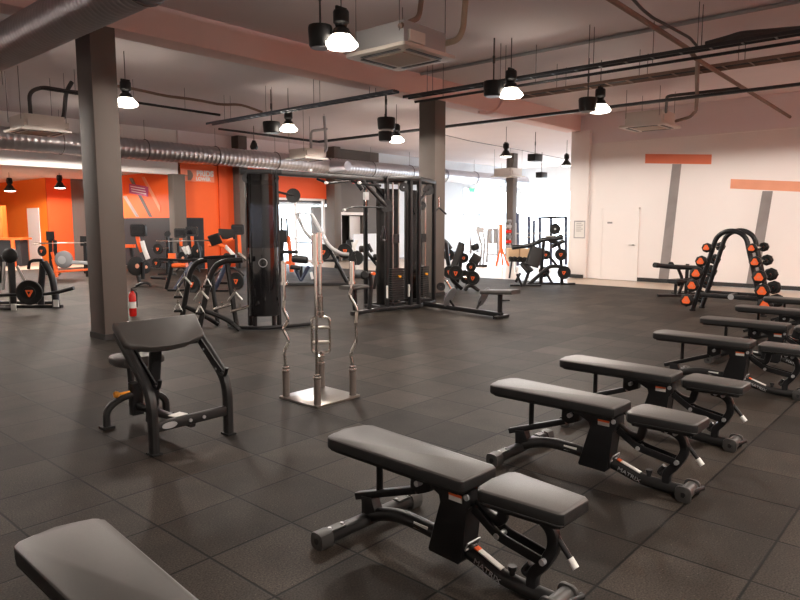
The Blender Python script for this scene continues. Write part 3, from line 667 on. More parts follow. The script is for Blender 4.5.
# ---------------------------------------------------------------- upright bar holder and its bars
hx, hy = (3.72, 4.15), (4.265, 4.695)
t = T('bar_holder', 'square steel plate with four upright tubes holding chrome bars', 'bar holder', (3.925, 4.48, 0))
M().prism(roundrect(3.67, 4.2, 4.215, 4.745, .015), 'z', .0, .018, .003, 2).obj('base_plate', 'steel', t)
for x in hx:
    for y in hy:
        c = M().lathe([(.0, .012), (.032, .012), (.032, .255), (.026, .255), (.026, .1), (0, .1)], (x, y, .0), seg=20).obj('holder_tube', 'column', t)
        M().lathe([(.0265, .25), (.036, .25), (.036, .263), (.0265, .263)], (x, y, .0), seg=20).obj('collar_ring', 'chrome', c)
def zbar(lab, x, y, zig, z0, ztop, sleeve, name='ez_curl_bar', ax=(1, -.9, 0)):
    t = T(name, lab, 'barbell bar', (x, y, .1), 'chrome bars in the upright holder')
    u = V(ax).normalized()
    pts = [V((x, y, z0))] + [V((x, y, z)) + u * d for z, d in zig] + [V((x, y, ztop - sleeve))]
    M().tube(pts, .0135, .03, 10).obj('curl_shaft', 'chrome', t)
    k = M()
    for i, (z, d) in enumerate(zig[:-1]):
        if i % 2: a, b = V((x, y, z)) + u * d, V((x, y, zig[i + 1][0])) + u * zig[i + 1][1]; k.cyl(a.lerp(b, .2), a.lerp(b, .8), .0142, seg=10)
    islands(k, 'knurling', 'grip', t)
    M().lathe([(0, .1), (.02, .1), (.024, z0), (.02, z0 + .005), (.03, z0 + .006), (.03, z0 + .02), (0, z0 + .02)], (x, y, 0), seg=16).obj('lower_sleeve', 'chrome', t)
    M().lathe([(0, ztop - sleeve - .02), (.036, ztop - sleeve - .02), (.036, ztop - sleeve + .005), (.0245, ztop - sleeve + .006), (.0245, ztop), (.018, ztop + .004), (0, ztop + .004)], (x, y, 0), seg=18).obj('upper_sleeve', 'chrome', t)
zbar('left zigzag chrome curl bar standing in the bar holder', hx[0], hy[1], [(.33, 0), (.43, -.012), (.53, .035), (.64, -.02), (.72, .035), (.82, -.01), (.92, 0)], .27, 1.25, .19, ax=(1, -.89, 0))
zbar('right zigzag chrome curl bar standing in the bar holder', hx[1], hy[0], [(.31, 0), (.4, -.02), (.53, .04), (.66, .03), (.82, .045), (.94, -.025), (1.02, 0)], .27, 1.245, .18, ax=(1, -.89, 0))
t = T('straight_bar', 'straight chrome bar standing in the front tube of the bar holder', 'barbell bar', (hx[0], hy[0], .1), 'chrome bars in the upright holder')
x, y = hx[0], hy[0]
M().cyl((x, y, .1), (x, y, 1.27), .0135).obj('shaft', 'chrome', t)
M().lathe([(0, 1.24), (.034, 1.24), (.034, 1.265), (.0245, 1.266), (.0245, 1.5), (0, 1.505)], (x, y, 0), seg=18).obj('upper_sleeve', 'chrome', t)
M().lathe([(0, .1), (.0235, .1), (.0235, .285), (0, .285)], (x, y, 0), seg=18).obj('lower_sleeve', 'chrome', t)
t = T('triceps_bar', 'chrome triceps bar with rectangular hand frame behind the straight bar', 'barbell bar', (hx[1], hy[1], .1), 'chrome bars in the upright holder')
x, y = hx[1], hy[1]; u = V((.71, -.7, 0))
k = [V((x, y, 0)) + u * a + V((0, 0, z)) for a, z in ((-.085, .36), (.085, .36), (.085, .7), (-.085, .7))]
M().tube(fillet([k[0].lerp(k[1], .5), k[1], k[2], k[3], k[0], k[0].lerp(k[1], .5)], .04)[:-1], .0135, closed=True).obj('hand_frame', 'chrome', t)
for z in (.46, .6): M().cyl(V((x, y, z)) - u * .085, V((x, y, z)) + u * .085, .014).obj('grip_bar', 'grip', t)
M().lathe([(0, .69), (.02, .69), (.02, .73), (.034, .732), (.034, .755), (.0245, .756), (.0245, .9), (.016, .91), (.016, 1.21), (.034, 1.215), (.034, 1.24), (.0245, 1.242), (.0245, 1.5), (0, 1.505)], (x, y, 0), seg=18).obj('upper_sleeve', 'chrome', t)
M().lathe([(0, .1), (.0245, .1), (.0245, .31), (.034, .312), (.034, .335), (.018, .337), (.018, .37), (0, .37)], (x, y, 0), seg=18).obj('lower_sleeve', 'chrome', t)

# ---------------------------------------------------------------- weight plates
def plate(lab, c, axis, r, th=.05, badge=True, grp='rubber weight plates on the machines'):
    t = T('weight_plate', lab, 'weight plate', c, grp); q = V(axis).normalized()
    M().lathe([(.026, -th / 2), (r * .3, -th / 2), (r * .36, -th * .3), (r * .78, -th * .3), (r * .84, -th / 2), (r * .97, -th / 2), (r, -th * .3), (r, th * .3), (r * .97, th / 2), (r * .84, th / 2), (r * .78, th * .3), (r * .5, th * .3), (r * .46, th / 2), (.026, th / 2), (.026, -th / 2)], c, q, 32).obj('rubber_disc', 'rubber', t)
    M().lathe([(.02, -th / 2 - .004), (.036, -th / 2 - .004), (.036, th / 2 + .004), (.02, th / 2 + .004)], c, q, 18).obj('hub_ring', 'steel', t)
    if badge:
        n = q.cross(V((0, 0, 1))).normalized(); u = n.cross(q)
        k = M(); pts = fillet([n * (.42 * r * math.cos(R(a))) + u * (.42 * r * math.sin(R(a))) for a in (-90, 30, 150, -90, 30)], r * .16, 4)[4:-2]
        def tri(s, off): return [(V(c) + p * s + q * off) for p in pts]
        A = k._ring(tri(1, th / 2)); B = k._ring(tri(1, th / 2 + .012)); k._skin([A, B])
        e = k.obj('orange_badge', 'orange', t)
        k = M(); A = k._ring(tri(.42, th / 2 + .012)); B = k._ring(tri(.42, th / 2 + .016)); k._skin([A, B]); k.obj('badge_mark', 'rubber', e)
    return t
CV = V((-.748, -.664, 0))   # toward the front of the room
# ---------------------------------------------------------------- arched rack of fixed barbells
t = T('barbell_rack', 'black double arch rack of short barbells before the white wall', 'rack', (12.7, 3.35, 0))
def archpts(x): return [(x, 3.92, .02), (x, 3.78, .55), (x, 3.72, .8), (x, 3.64, 1.1)] + [(x, 3.34 + .27 * math.cos(R(a)), 1.2 + .25 * math.sin(R(a))) for a in range(15, 180, 15)] + [(x, 3.04, 1.1), (x, 2.96, .8), (x, 2.9, .55), (x, 2.76, .02)]
for x in (12.42, 12.95):
    a_ = M().tube(archpts(x), .042, .1, 12).obj('arch_tube', 'frame', t)
    M().cyl((x, 3.92, 0), (x, 3.92, .03), .055).cyl((x, 2.76, 0), (x, 2.76, .03), .055).obj('foot_pad', 'rubber', a_)
M().rtube([(12.42, 3.8, .3), (12.42, 2.85, .3)], .06, .08).rtube([(12.95, 3.8, .3), (12.95, 2.85, .3)], .06, .08).rtube([(12.42, 3.34, .3), (12.95, 3.34, .3)], .06, .06).obj('lower_rail', 'frame', t)
M().lathe([(0, 0), (.05, 0), (.05, .004), (0, .004)], (12.385, 3.28, .3), (-1, 0, 0), 20).obj('badge', 'silver', t)
k = M()
RB = [(3.66, 1.15, .085, 1), (3.745, .91, .1, 1), (3.81, .69, .115, 1), (3.87, .47, .118, 1), (3.955, .2, .12, 1), (3.0, 1.16, .085, -1), (2.935, .93, .1, -1), (2.86, .68, .118, -1), (2.8, .45, .122, -1), (2.745, .22, .124, -1)]
for y, z, r, s in RB:
    for x in (12.42, 12.95): k.rtube([(x, y - s * .0, z - .05), (x, y + s * .06, z - .035), (x, y + s * .07, z)], .03, .012, .02)
islands(k, 'saddle_hook', 'frame', t)
NM = ['topmost', 'second from top', 'third from top', 'fourth from top', 'lowest']
for i, (y, z, r, s) in enumerate(RB):
    y2 = y + s * .03; t = T('fixed_barbell', '%s barbell on the %s limb of the arched rack' % (NM[i % 5], 'left' if s > 0 else 'right'), 'barbell', (12.7, y2, z), 'short fixed barbells on the arched rack')
    M().cyl((12.34, y2, z), (13.04, y2, z), .0165, seg=12).obj('handle_bar', 'chrome', t)
    for e, x in ((-1, 12.3), (1, 13.08)):
        hd = M().lathe([(.02, -.055), (r * .7, -.055), (r, -.03), (r, .03), (r * .7, .055), (0, .055)], (x, y2, z), (e, 0, 0), 8).obj('weight_head', 'rubber', t, smooth=20)
        A = M(); pts = [(y2 + .62 * r * math.sin(R(a)), z + .62 * r * math.cos(R(a))) for a in (0, 20, 100, 120, 140, 220, 240, 260, 340)]
        A.prism(pts, 'x', x + e * .055 - .006, x + e * .055 + .006).obj('orange_badge', 'orange', hd)
        A = M(); A.prism([(y2 + (p - y2) * .38, z + (q - z) * .38) for p, q in pts], 'x', x + e * .062 - .004, x + e * .062 + .004).obj('badge_number', 'mural_o', hd)

# ---------------------------------------------------------------- gym machines
def tb(t, name, mt, r, *polys, fil=.08, seg=8):
    for p in polys: M().tube(p, r, fil, seg).obj(name, mt, t)
def rb(t, name, mt, w, h, *polys, fil=.05, up=(0, 0, 1)):
    for p in polys: M().rtube(p, w, h, fil, up).obj(name, mt, t)
def padbar(t, name, a, b, w, h, mt='vinyl', up=(0, 0, 1)):
    M().sweep([a, b], roundrect(-w / 2, w / 2, -h / 2, h / 2, h * .42, 3), up).obj(name, mt, t)
def roller(t, a, b, r, mt='vinyl_dark'):
    a, b = V(a), V(b); L_ = (b - a).length
    M().lathe([(0, 0), (r * .7, 0), (r, r * .35), (r, L_ - r * .35), (r * .7, L_), (0, L_)], a, b - a, 16).obj('foam_roller', mt, t)
sm = bpy.data.materials.new('smoked clear acrylic'); sm.use_nodes = True
nt = sm.node_tree; nt.nodes.clear()
o_ = nt.nodes.new('ShaderNodeOutputMaterial'); mx = nt.nodes.new('ShaderNodeMixShader'); tr = nt.nodes.new('ShaderNodeBsdfTransparent'); gl = nt.nodes.new('ShaderNodeBsdfGlossy')
tr.inputs[0].default_value = (.05, .05, .055, 1); gl.inputs['Roughness'].default_value = .08; mx.inputs[0].default_value = .05
nt.links.new(tr.outputs[0], mx.inputs[1]); nt.links.new(gl.outputs[0], mx.inputs[2]); nt.links.new(mx.outputs[0], o_.inputs[0]); K['smoke'] = sm

# --- cable crossover with multi station
t = T('cable_machine', 'tall black cable machine: shrouded tower joined by a beam to a multi station', 'gym machine', (7.6, 8.1, 0))
a = R(-128)
fx, fy = V((math.cos(a), math.sin(a), 0)), V((-math.sin(a), math.cos(a), 0))     # towards the room, across
c0 = V((6.05, 8.12, 0))
def shell(z0, z1, m, nm, w=.225, d=.18):
    pts = [c0 + fy * w + fx * -.08] + [c0 + fy * (w * math.cos(R(q))) + fx * (d * math.sin(R(q))) for q in range(0, 181, 12)] + [c0 - fy * w + fx * -.08]
    k = M(); k.prism([(p.x, p.y) for p in pts], 'z', z0, z1); return k.obj(nm, m, t)
shell(.2, 1.22, 'shroud', 'lower_shroud')
shell(1.22, 2.3, 'smoke', 'upper_shroud', .22, .175)
s_ = [o for o in t.children if o.name.startswith('lower_shroud')][0]
M().lathe([(.055, 0), (.06, .004), (.065, 0)], c0 + fx * .182 + V((0, 0, 1.0)), fx, 24).obj('badge', 'silver', s_)
for s in (-1, 1):
    rb(t, 'mast', 'frame', .055, .07, [c0 + fy * (s * .215) + fx * -.1 + V((0, 0, .03)), c0 + fy * (s * .215) + fx * -.1 + V((0, 0, 2.36))])
    tb(t, 'guide_rod', 'chrome', .012, [c0 + fy * (s * .09) + V((0, 0, .2)), c0 + fy * (s * .09) + V((0, 0, 2.3))])
    rb(t, 'shroud_edge', 'frame', .025, .03, [c0 + fy * (s * .22) + V((0, 0, .2)), c0 + fy * (s * .22) + V((0, 0, 2.1))])
    rb(t, 'short_leg', 'frame', .05, .05, [c0 + fy * (s * .14) + fx * .1 + V((0, 0, .03)), c0 + fy * (s * .14) + fx * .1 + V((0, 0, .24))])
rb(t, 'top_cross_piece', 'frame', .07, .08, [c0 - fy * .3 + fx * -.1 + V((0, 0, 2.34)), c0 + fy * .3 + fx * -.1 + V((0, 0, 2.34))], [c0 - fy * .2 + V((0, 0, 2.18)), c0 + fy * .2 + V((0, 0, 2.18))])
tb(t, 'base_arc', 'frame', .03, [(5.75, 8.62, .035), (5.68, 8.25, .035), (5.85, 7.98, .035), (6.15, 7.85, .035), (6.62, 7.75, .035)], fil=.25)
M().box((6.05, 8.12, .5), (.3, .16, .6)).obj('weight_stack', 'frame2', t)
for p, r in ((c0 - fy * .2 + fx * .05 + V((0, 0, 2.24)), .075), (V((6.55, 8.0, 2.0)), .11), (c0 + fy * .2 + fx * .05 + V((0, 0, 2.24)), .06)):
    M().lathe([(.015, -.02), (r, -.025), (r * .85, 0), (r, .025), (.015, .02)], p, fx, 20).obj('pulley', 'plastic', t)
rb(t, 'pulley_bracket', 'frame', .05, .03, [(6.3, 8.05, 2.05), (6.56, 8.0, 2.0)])
rb(t, 'crossover_beam', 'frame2', .1, .085, [(6.2, 8.12, 2.34), (9.15, 8.06, 2.34)])
for p in (((7.0, 7.95, 2.27), (7.0, 7.72, 2.2), (7.55, 7.85, 2.26)), ((7.75, 7.95, 2.27), (7.72, 7.72, 2.22), (8.1, 7.62, 2.2))):
    tb(t, 'pull_up_grip', 'frame', .02, list(p), fil=.1)
for p in ((6.98, 7.72, 2.2), (7.7, 7.72, 2.23), (6.9, 8.0, 2.4)): M().lathe([(0, -.03), (.02, -.03), (.024, 0), (.02, .03), (0, .03)], p, (1, .2, 0), 12).obj('grip_cap', 'white', t)
# station uprights and top
for x, y in ((8.66, 8.0), (9.14, 7.86), (9.33, 7.82), (10.06, 8.05), (8.75, 8.62), (9.9, 8.62)):
    rb(t, 'upright', 'frame', .07, .07, [(x, y, .03), (x, y, 2.38)])
rb(t, 'top_frame', 'frame', .08, .08, [(8.66, 8.0, 2.36), (9.14, 7.86, 2.38), (9.33, 7.82, 2.38), (10.06, 8.05, 2.36), (9.9, 8.62, 2.36), (8.75, 8.62, 2.36), (8.66, 8.0, 2.36)], fil=.03)
rb(t, 'base_frame', 'frame', .09, .07, [(8.66, 8.0, .05), (9.14, 7.86, .05), (9.33, 7.82, .05), (10.06, 8.05, .05), (9.9, 8.62, .05), (8.75, 8.62, .05), (8.66, 8.0, .05)], fil=.03)
for cx, cy in ((8.92, 8.02), (9.68, 8.02)):
    k = M()
    for i in range(14): k.box((cx, cy, .2 + .042 * i), (.28, .14, .036), rz=-.2 if cx < 9.2 else .25)
    k.obj('weight_stack', 'frame2', t)
    M().box((cx, cy + .2, 1.15), (.5, .012, 2.1), rz=-.2 if cx < 9.2 else .25).obj('rear_shroud', 'rubber' if cx < 9.2 else 'smoke', t)
    for s in (-1, 1): tb(t, 'guide_rod', 'steel', .013, [(cx + s * .08, cy, .1), (cx + s * .08, cy, 2.3)])
    M().cyl((cx, cy - .07, .62), (cx - .02, cy - .13, .62), .022).obj('selector_pin', 'knob', t, label='amber selector pin')
    M().box((cx, cy, .12), (.34, .2, .05)).obj('stack_base', 'frame', t)
    M().box((cx, cy + .05, 1.05), (.05, .05, .5)).box((cx - .02, cy, 1.3), (.12, .1, .16)).obj('cable_carriage', 'plastic', t)
for p in ((8.62, 7.96, .36), (9.06, 7.83, .36)): M().box(p, (.02, .05, .22), rz=-.5).obj('warning_sticker', 'label', t, label='white warning sticker')
for p, r in (((8.62, 7.98, 1.88), .11), ((9.0, 7.9, 2.22), .08), ((9.75, 7.95, 2.2), .1), ((9.5, 7.9, 1.9), .08), ((10.1, 7.9, .35), .08)):
    M().lathe([(.015, -.02), (r, -.025), (r * .85, 0), (r, .025), (.015, .02)], p, (-.5, -.8, 0), 18).obj('pulley', 'plastic', t)
rb(t, 'diagonal_brace', 'frame', .05, .06, [(8.1, 8.06, 2.31), (8.66, 7.98, 1.85)], [(8.35, 8.06, 2.31), (8.9, 8.1, 1.9)], [(9.4, 7.9, 1.98), (9.95, 8.05, 2.25)])
rb(t, 'lat_arm', 'frame', .06, .07, [(8.0, 8.1, 2.28), (8.05, 8.0, 2.14)])
# lat pulldown seat
M().sweep([(7.62, 8.0, .5), (8.05, 8.0, .5)], roundrect(-.15, .15, -.032, .032, .028, 3)).obj('lat_seat', 'vinyl', t)
rb(t, 'lat_seat_post', 'frame', .06, .07, [(7.85, 8.0, .1), (7.85, 8.0, .47)])
rb(t, 'lat_base_rail', 'frame', .08, .07, [(7.78, 8.0, .05), (8.66, 8.0, .06)])
rb(t, 'roller_post', 'frame', .06, .06, [(8.2, 8.0, .08), (8.25, 8.0, .5), (8.22, 8.0, .72)], fil=.1)
roller(t, (7.82, 7.72, .72), (8.18, 8.25, .7), .075)
M().cyl((8.18, 7.9, .72), (8.16, 7.84, .72), .03).obj('roller_knob', 'orange', t)
# low row
rb(t, 'row_rail', 'frame', .09, .08, [(9.36, 7.7, .1), (9.3, 5.98, .055)])
M().rtube([(9.12, 6.0, .025), (9.5, 6.0, .025)], .08, .05).obj('row_foot', 'frame', t)
rb(t, 'row_seat_post', 'frame', .06, .07, [(9.3, 6.02, .08), (9.3, 6.02, .42)])
M().sweep([(9.3, 6.34, .42), (9.3, 5.72, .46)], roundrect(-.14, .14, -.035, .035, .03, 3)).obj('row_seat', 'vinyl', t)
M().cyl((9.3, 5.98, .3), (9.4, 5.9, .3), .014).obj('seat_pin', 'frame', t)
for s in (-1, 1):
    q = M(); q.lathe([(0, -.012), (.15, -.012), (.16, 0), (.15, .012), (0, .012)], (0, 0, 0), (0, 0, 1), 22)
    q.b.transform(Matrix.Translation((9.33 + s * .17, 6.73 - .24 * s, .3)) @ Matrix.Rotation(R(-62), 4, 'X') @ Matrix.Diagonal((.72, 1.25, 1, 1)))
    q.obj('foot_plate', 'grey', t)
    rb(t, 'foot_plate_arm', 'frame', .035, .035, [(9.33, 6.75 - .24 * s, .1), (9.33 + s * .17, 6.77 - .24 * s, .28)])
# handles hanging from the machine
def hang(name, lab, cat, base, pts, r=.014, clip=None, mt='frame', grips=()):
    t = T(name, lab, cat, base)
    tb(t, 'bent_bar', mt, r, pts, fil=.04)
    if clip: M().cyl(clip[0], clip[1], .008, seg=8).obj('chain_link', 'chrome', t)
    for a, b in grips: M().cyl(a, b, .022).obj('end_cap', 'white', t)
    return t
hang('lat_pulldown_bar', 'wide angled pulldown bar hanging from the cable machine beam', 'cable handle', (8.135, 8, 1.855), [(7.628, 8, 1.797), (7.825, 8, 1.853), (8.135, 8, 1.855), (8.535, 8, 1.854), (8.69, 8, 1.794)], clip=((8.137, 8, 2.142), (8.135, 8, 1.855)), grips=[((7.607, 8, 1.792), (7.639, 8, 1.801))])
M().box((8.137, 8, 2.041), (.09, .05, .13)).obj('pulley_block', 'silver', bpy.data.objects['lat_pulldown_bar'])
hang('v_handle', 'small black v handle hanging at the right side of the cable machine', 'cable handle', (10.211, 8.05, 1.909), [(10.026, 8.05, 1.753), (10.211, 8.05, 1.881), (10.436, 8.05, 1.757)], clip=((10.209, 8.05, 2.083), (10.211, 8.05, 1.871)), r=.017)
hang('rope_handle', 'short black rope handle hanging left of the weight stacks', 'cable handle', (8.452, 7.9, 1.496), [(8.462, 7.9, 1.531), (8.395, 7.9, 1.289), (8.528, 7.9, 1.286), (8.467, 7.9, 1.531)], r=.016)

# --- rack of cable handles
t = T('accessory_rack', 'black curved tube rack hung with chrome cable handles', 'rack', (5.569, 8.802, 0))
tb(t, 'rack_tube', 'frame2', .042, [(5.213, 8.587, 0.02), (5.271, 8.522, 0.392), (5.339, 8.446, 0.818), (5.401, 8.376, 0.978), (5.489, 8.277, 1.037), (5.663, 8.081, 1.051)], [(5.408, 9.423, 0.02), (5.471, 9.351, 0.446), (5.522, 9.294, 0.824), (5.588, 9.22, 0.964), (5.672, 9.125, 1.011), (5.848, 8.927, 1.011)], fil=.12, seg=10)
tb(t, 'rear_leg', 'frame2', .036, [(5.593, 8.385, 0.984), (5.625, 8.35, 0.597), (5.673, 8.296, 0.02)], [(5.687, 8.957, 0.955), (5.699, 8.944, 0.551), (5.738, 8.9, 0.02)], fil=.05)
tb(t, 'lower_arc', 'frame2', .036, [(5.279, 8.514, 0.303), (5.366, 8.416, 0.258), (5.5, 8.264, 0.169), (5.614, 8.137, 0.02)], [(5.361, 9.175, 0.298), (5.471, 9.05, 0.22), (5.582, 8.925, 0.126), (5.691, 8.802, 0.02)], fil=.25)
M().prism([(p[0], p[2]) for p in [(5.447, 8.927, 1.043), (5.709, 8.632, 1.081), (5.687, 8.657, 0.983), (5.594, 8.761, 0.877), (5.452, 8.921, 0.861)]], 'y', (5.482, 8.661, 0.977)[1], (5.482, 8.661, 0.977)[1] + .02).obj('name_plate', 'frame2', t)
rb(t, 'top_bar', 'frame', .06, .05, [(5.452, 8.77, 1.064), (5.771, 8.411, 1.094)])
def handle(lab, p, kind, d=9.5):
    t = T('cable_attachment', lab, 'cable handle', p, 'chrome cable handles on the curved rack'); x, y, z = p
    u = V((.7, -.6, 0)).normalized()
    M().cyl((x, y, z + .07), (x, y, z + .02), .014, seg=8).obj('swivel', 'chrome', t)
    P_ = V(p)
    if kind == 0:
        M().tube([P_ - u * .06 + V((0, 0, -.09)), P_ + V((0, 0, .03)), P_ + u * .06 + V((0, 0, -.09))], .009, .02, 8).obj('stirrup', 'steel', t)
        M().cyl(P_ - u * .06 + V((0, 0, -.09)), P_ + u * .06 + V((0, 0, -.09)), .02).obj('grip', 'rubber', t)
    elif kind == 1:
        M().cyl(P_ - u * .13 + V((0, 0, -.035)), P_ + u * .13 + V((0, 0, .035)), .021).obj('grip', 'chrome', t)
        M().cyl(P_ + V((0, 0, .0)), P_ + V((0, 0, .05)), .012).obj('lug', 'chrome', t)
    else:
        M().tube([P_ - u * .1 + V((0, 0, -.12)), P_ + V((0, 0, .02)), P_ + u * .1 + V((0, 0, -.1))], .016, .03, 8).obj('bent_grip', 'steel', t)
for lab, p, k in (('chrome handle at the upper left of the curved rack', (5.171, 8.861, 0.776), 2), ('chrome handle hanging lowest but one at the left of the curved rack', (5.102, 8.939, 0.582), 0),
                  ('chrome handle hanging lowest at the left of the curved rack', (5.097, 8.945, 0.373), 0), ('chrome handle on the middle of the front tube of the curved rack', (5.11, 8.328, 0.61), 2),
                  ('chrome handle near the top of the front tube of the curved rack', (5.171, 8.259, 0.781), 0), ('chrome handle low on the front tube of the curved rack', (5.095, 8.344, 0.394), 0),
                  ('long straight chrome handle high on the right leg of the curved rack', (5.547, 8.136, 0.574), 2), ('long straight chrome handle low on the right leg of the curved rack', (5.562, 8.044, 0.346), 1),
                  ('small chrome handle between the rear legs of the curved rack', (5.531, 8.456, 0.343), 1)): handle(lab, p, k)

# --- fire extinguisher
p = V((5.341, 10.857, 0)); x, y = p.x, p.y
t = T('fire_extinguisher', 'red fire extinguisher standing behind the left column', 'fire extinguisher', p)
M().lathe([(0, .015), (.052, .0), (.058, .02), (.058, .34), (.05, .38), (.025, .41), (.025, .43), (0, .43)], p, seg=24).obj('cylinder_body', 'red', t)
M().lathe([(.0585, .14), (.0592, .14), (.0592, .25), (.0585, .25)], p, seg=24).obj('paper_label', 'label', t)
M().lathe([(0, .43), (.02, .43), (.02, .47), (0, .47)], p, seg=12).bar((x - .02, y, .475), (x + .08, y - .02, .5), .02, .012).bar((x - .02, y, .46), (x + .07, y - .02, .45), .02, .01).obj('valve_lever', 'plastic', t)
M().tube([(x + .02, y, .45), (x + .08, y, .4), (x + .075, y, .15)], .011, .05, 8).obj('hose', 'rubber', t)

# --- left plate loaded machine
t = T('plate_loaded_machine', 'black row machine with one large loaded plate at the left edge', 'gym machine', (4.743, 13.573, 0))
rb(t, 'base_rail', 'frame', .08, .07, [(4.006, 13.562, 0.02), (4.26, 13.276, 0.02)], [(4.132, 13.872, 0.02), (4.983, 12.914, 0.02)], [(4.369, 14.508, 0.02), (5.179, 13.596, 0.02)])
M().sweep([(4.869, 12.892, 0.083), (4.917, 12.988, 0.278)], roundrect(-.06, .06, -.05, .05, .01, 2)).obj('foot_block', 'frame', t)
for px_ in ((4.246, 13.187, 0.052), (4.829, 12.785, 0.107)): M().box(px_, (.09, .02, .13), rz=R(-48)).obj('white_sticker', 'label', t)
tb(t, 'upright_tube', 'frame', .06, [(4.82, 13.248, 0.872), (4.795, 13.276, 0.59), (4.764, 13.311, 0.287), (4.761, 13.314, 0.02)], [(4.753, 13.022, 0.866), (4.836, 12.928, 0.643), (4.861, 12.9, 0.345), (4.87, 12.891, 0.02)], fil=.25, seg=10)
tb(t, 'hook_handle', 'frame', .028, [(4.557, 13.242, 0.736), (4.575, 13.222, 0.866), (4.62, 13.172, 0.897), (4.743, 13.034, 0.903)])
tb(t, 'lever_bar', 'frame', .03, [(3.96, 13.463, 0.267), (4.25, 13.136, 0.294), (4.66, 12.675, 0.294), (4.972, 12.324, 0.413)], fil=.2)
M().cyl((4.782, 12.538, 0.336), (4.974, 12.321, 0.413), .036).obj('plate_peg', 'frame', t)
rb(t, 'pad_column', 'frame', .11, .1, [(4.386, 13.586, 0.897), (4.385, 13.587, 0.617), (4.374, 13.599, 0.02)])
M().lathe([(0, -.05), (.1, -.05), (.14, -.02), (.14, .03), (.1, .06), (0, .06)], (4.348, 13.479, 0.986), CV, 20).obj('chest_pad', 'vinyl_dark', t)
rb(t, 'link_plate', 'steel', .03, .05, [(4.419, 13.399, 0.792), (4.504, 13.303, 0.494)], [(4.193, 13.352, 0.878), (4.157, 13.393, 0.366)])
tb(t, 'upper_arm', 'frame', .04, [(4.182, 13.816, 1.027), (4.276, 13.71, 0.934), (4.276, 13.71, 0.673), (4.204, 13.792, 0.448)], fil=.15)
plate('large black plate with orange badge on the row machine at the left edge', (4.401, 12.816, 0.341), CV + V((0.1, -.1, 0)), .225)

# --- barbell stations and rower in the left background
def station(lab, polys, r=.04, mt='frame', cat='gym machine', name='bench_press_rack', base=None, part='upright'):
    t = T(name, lab, cat, base); tb(t, part, mt, r, *polys); return t
def barbell(lab, a, b):
    t = T('olympic_barbell', lab, 'barbell', a, 'long barbells resting on the racks'); a, b = V(a), V(b)
    M().cyl(a.lerp(b, .18), a.lerp(b, .82), .015).obj('shaft', 'steel', t)
    for p, q in ((a, a.lerp(b, .19)), (b, a.lerp(b, .81))): M().cyl(p, q, .025).obj('sleeve', 'chrome', t)
t = station('black barbell rack with orange braces behind the rower', [[(7.949, 21.17, 1.271), (7.938, 21.183, 0.517), (7.939, 21.182, 0.02)], [(8.282, 21.699, 1.044), (8.26, 21.724, 0.02)], [(8.82, 20.793, 1.172), (8.797, 20.818, 0.02)]], .06, base=(8.098, 21.608, 0))
rb(t, 'orange_brace', 'orange', .06, .08, [(7.926, 21.046, 0.703), (7.971, 20.995, 0.342), (8.018, 20.942, 0.02)])
rb(t, 'base_foot', 'frame', .08, .07, [(7.776, 21.366, 0.02), (8.097, 21.004, 0.02)])
M().box((7.912, 21.062, 1.183), (.2, .1, .28), rz=R(-48)).obj('bar_holder_block', 'plastic', t)
M().box((8.771, 20.697, 1.022), (.24, .12, .3), rz=R(-48)).obj('bar_holder_block', 'plastic', t)
barbell('long steel barbell on the rack behind the rower', (7.481, 21.245, 0.965), (8.949, 20.346, 0.979))
plate('small plate with orange badge on the rack behind the rower', (7.689, 21.163, 0.738), CV + V((-.2, .3, 0)), .16)
t = T('rowing_machine', 'grey rowing machine with round flywheel and orange base', 'rowing machine', (8.684, 22.189, -0))
M().lathe([(0, -.07), (.2, -.07), (.25, -.04), (.25, .04), (.2, .07), (0, .07)], (7.788, 19.846, 0.528), CV, 24).obj('flywheel_housing', 'grey', t)
M().lathe([(0, 0), (.1, 0), (.12, .015), (0, .02)], (7.721, 19.816, 0.518), CV, 18).obj('vent_disc', 'acgrey', t)
rb(t, 'seat_rail', 'acgrey', .09, .1, [(7.843, 19.784, 0.456), (8.472, 19.076, 0.413)])
rb(t, 'orange_base', 'orange', .08, .06, [(7.544, 20.121, 0.168), (8.274, 19.298, 0.24)])
rb(t, 'orange_leg', 'orange', .07, .07, [(7.578, 20.082, 0.543), (7.636, 20.017, 0.02)])
rb(t, 'rear_leg', 'frame', .06, .06, [(8.309, 19.56, 0.386), (8.297, 19.573, 0.02)])
t = T('reception_counter', 'low lobby counter with dark front and orange frame at left edge', 'counter', (8.863, 28.132, 0))
c_ = V((8.402, 26.685, 0.518)); M().box((c_.x, c_.y, .5), (1.5, .5, .95), rz=R(-48)).obj('counter_front', 'wall_dark', t)
M().box((c_.x, c_.y, 1.0), (1.75, .62, .07), rz=R(-48)).obj('counter_top', 'orange', t)
c_ = V((8.74, 26.305, 0.518)); M().box((c_.x, c_.y, .5), (.12, .62, 1.0), rz=R(-48)).obj('side_frame', 'orange', t)
c_ = V((8.499, 26.877, 1.6)); M().box((c_.x, c_.y, 1.6), (.12, .3, 1.2), rz=R(-48)).obj('upright_frame', 'orange', t)

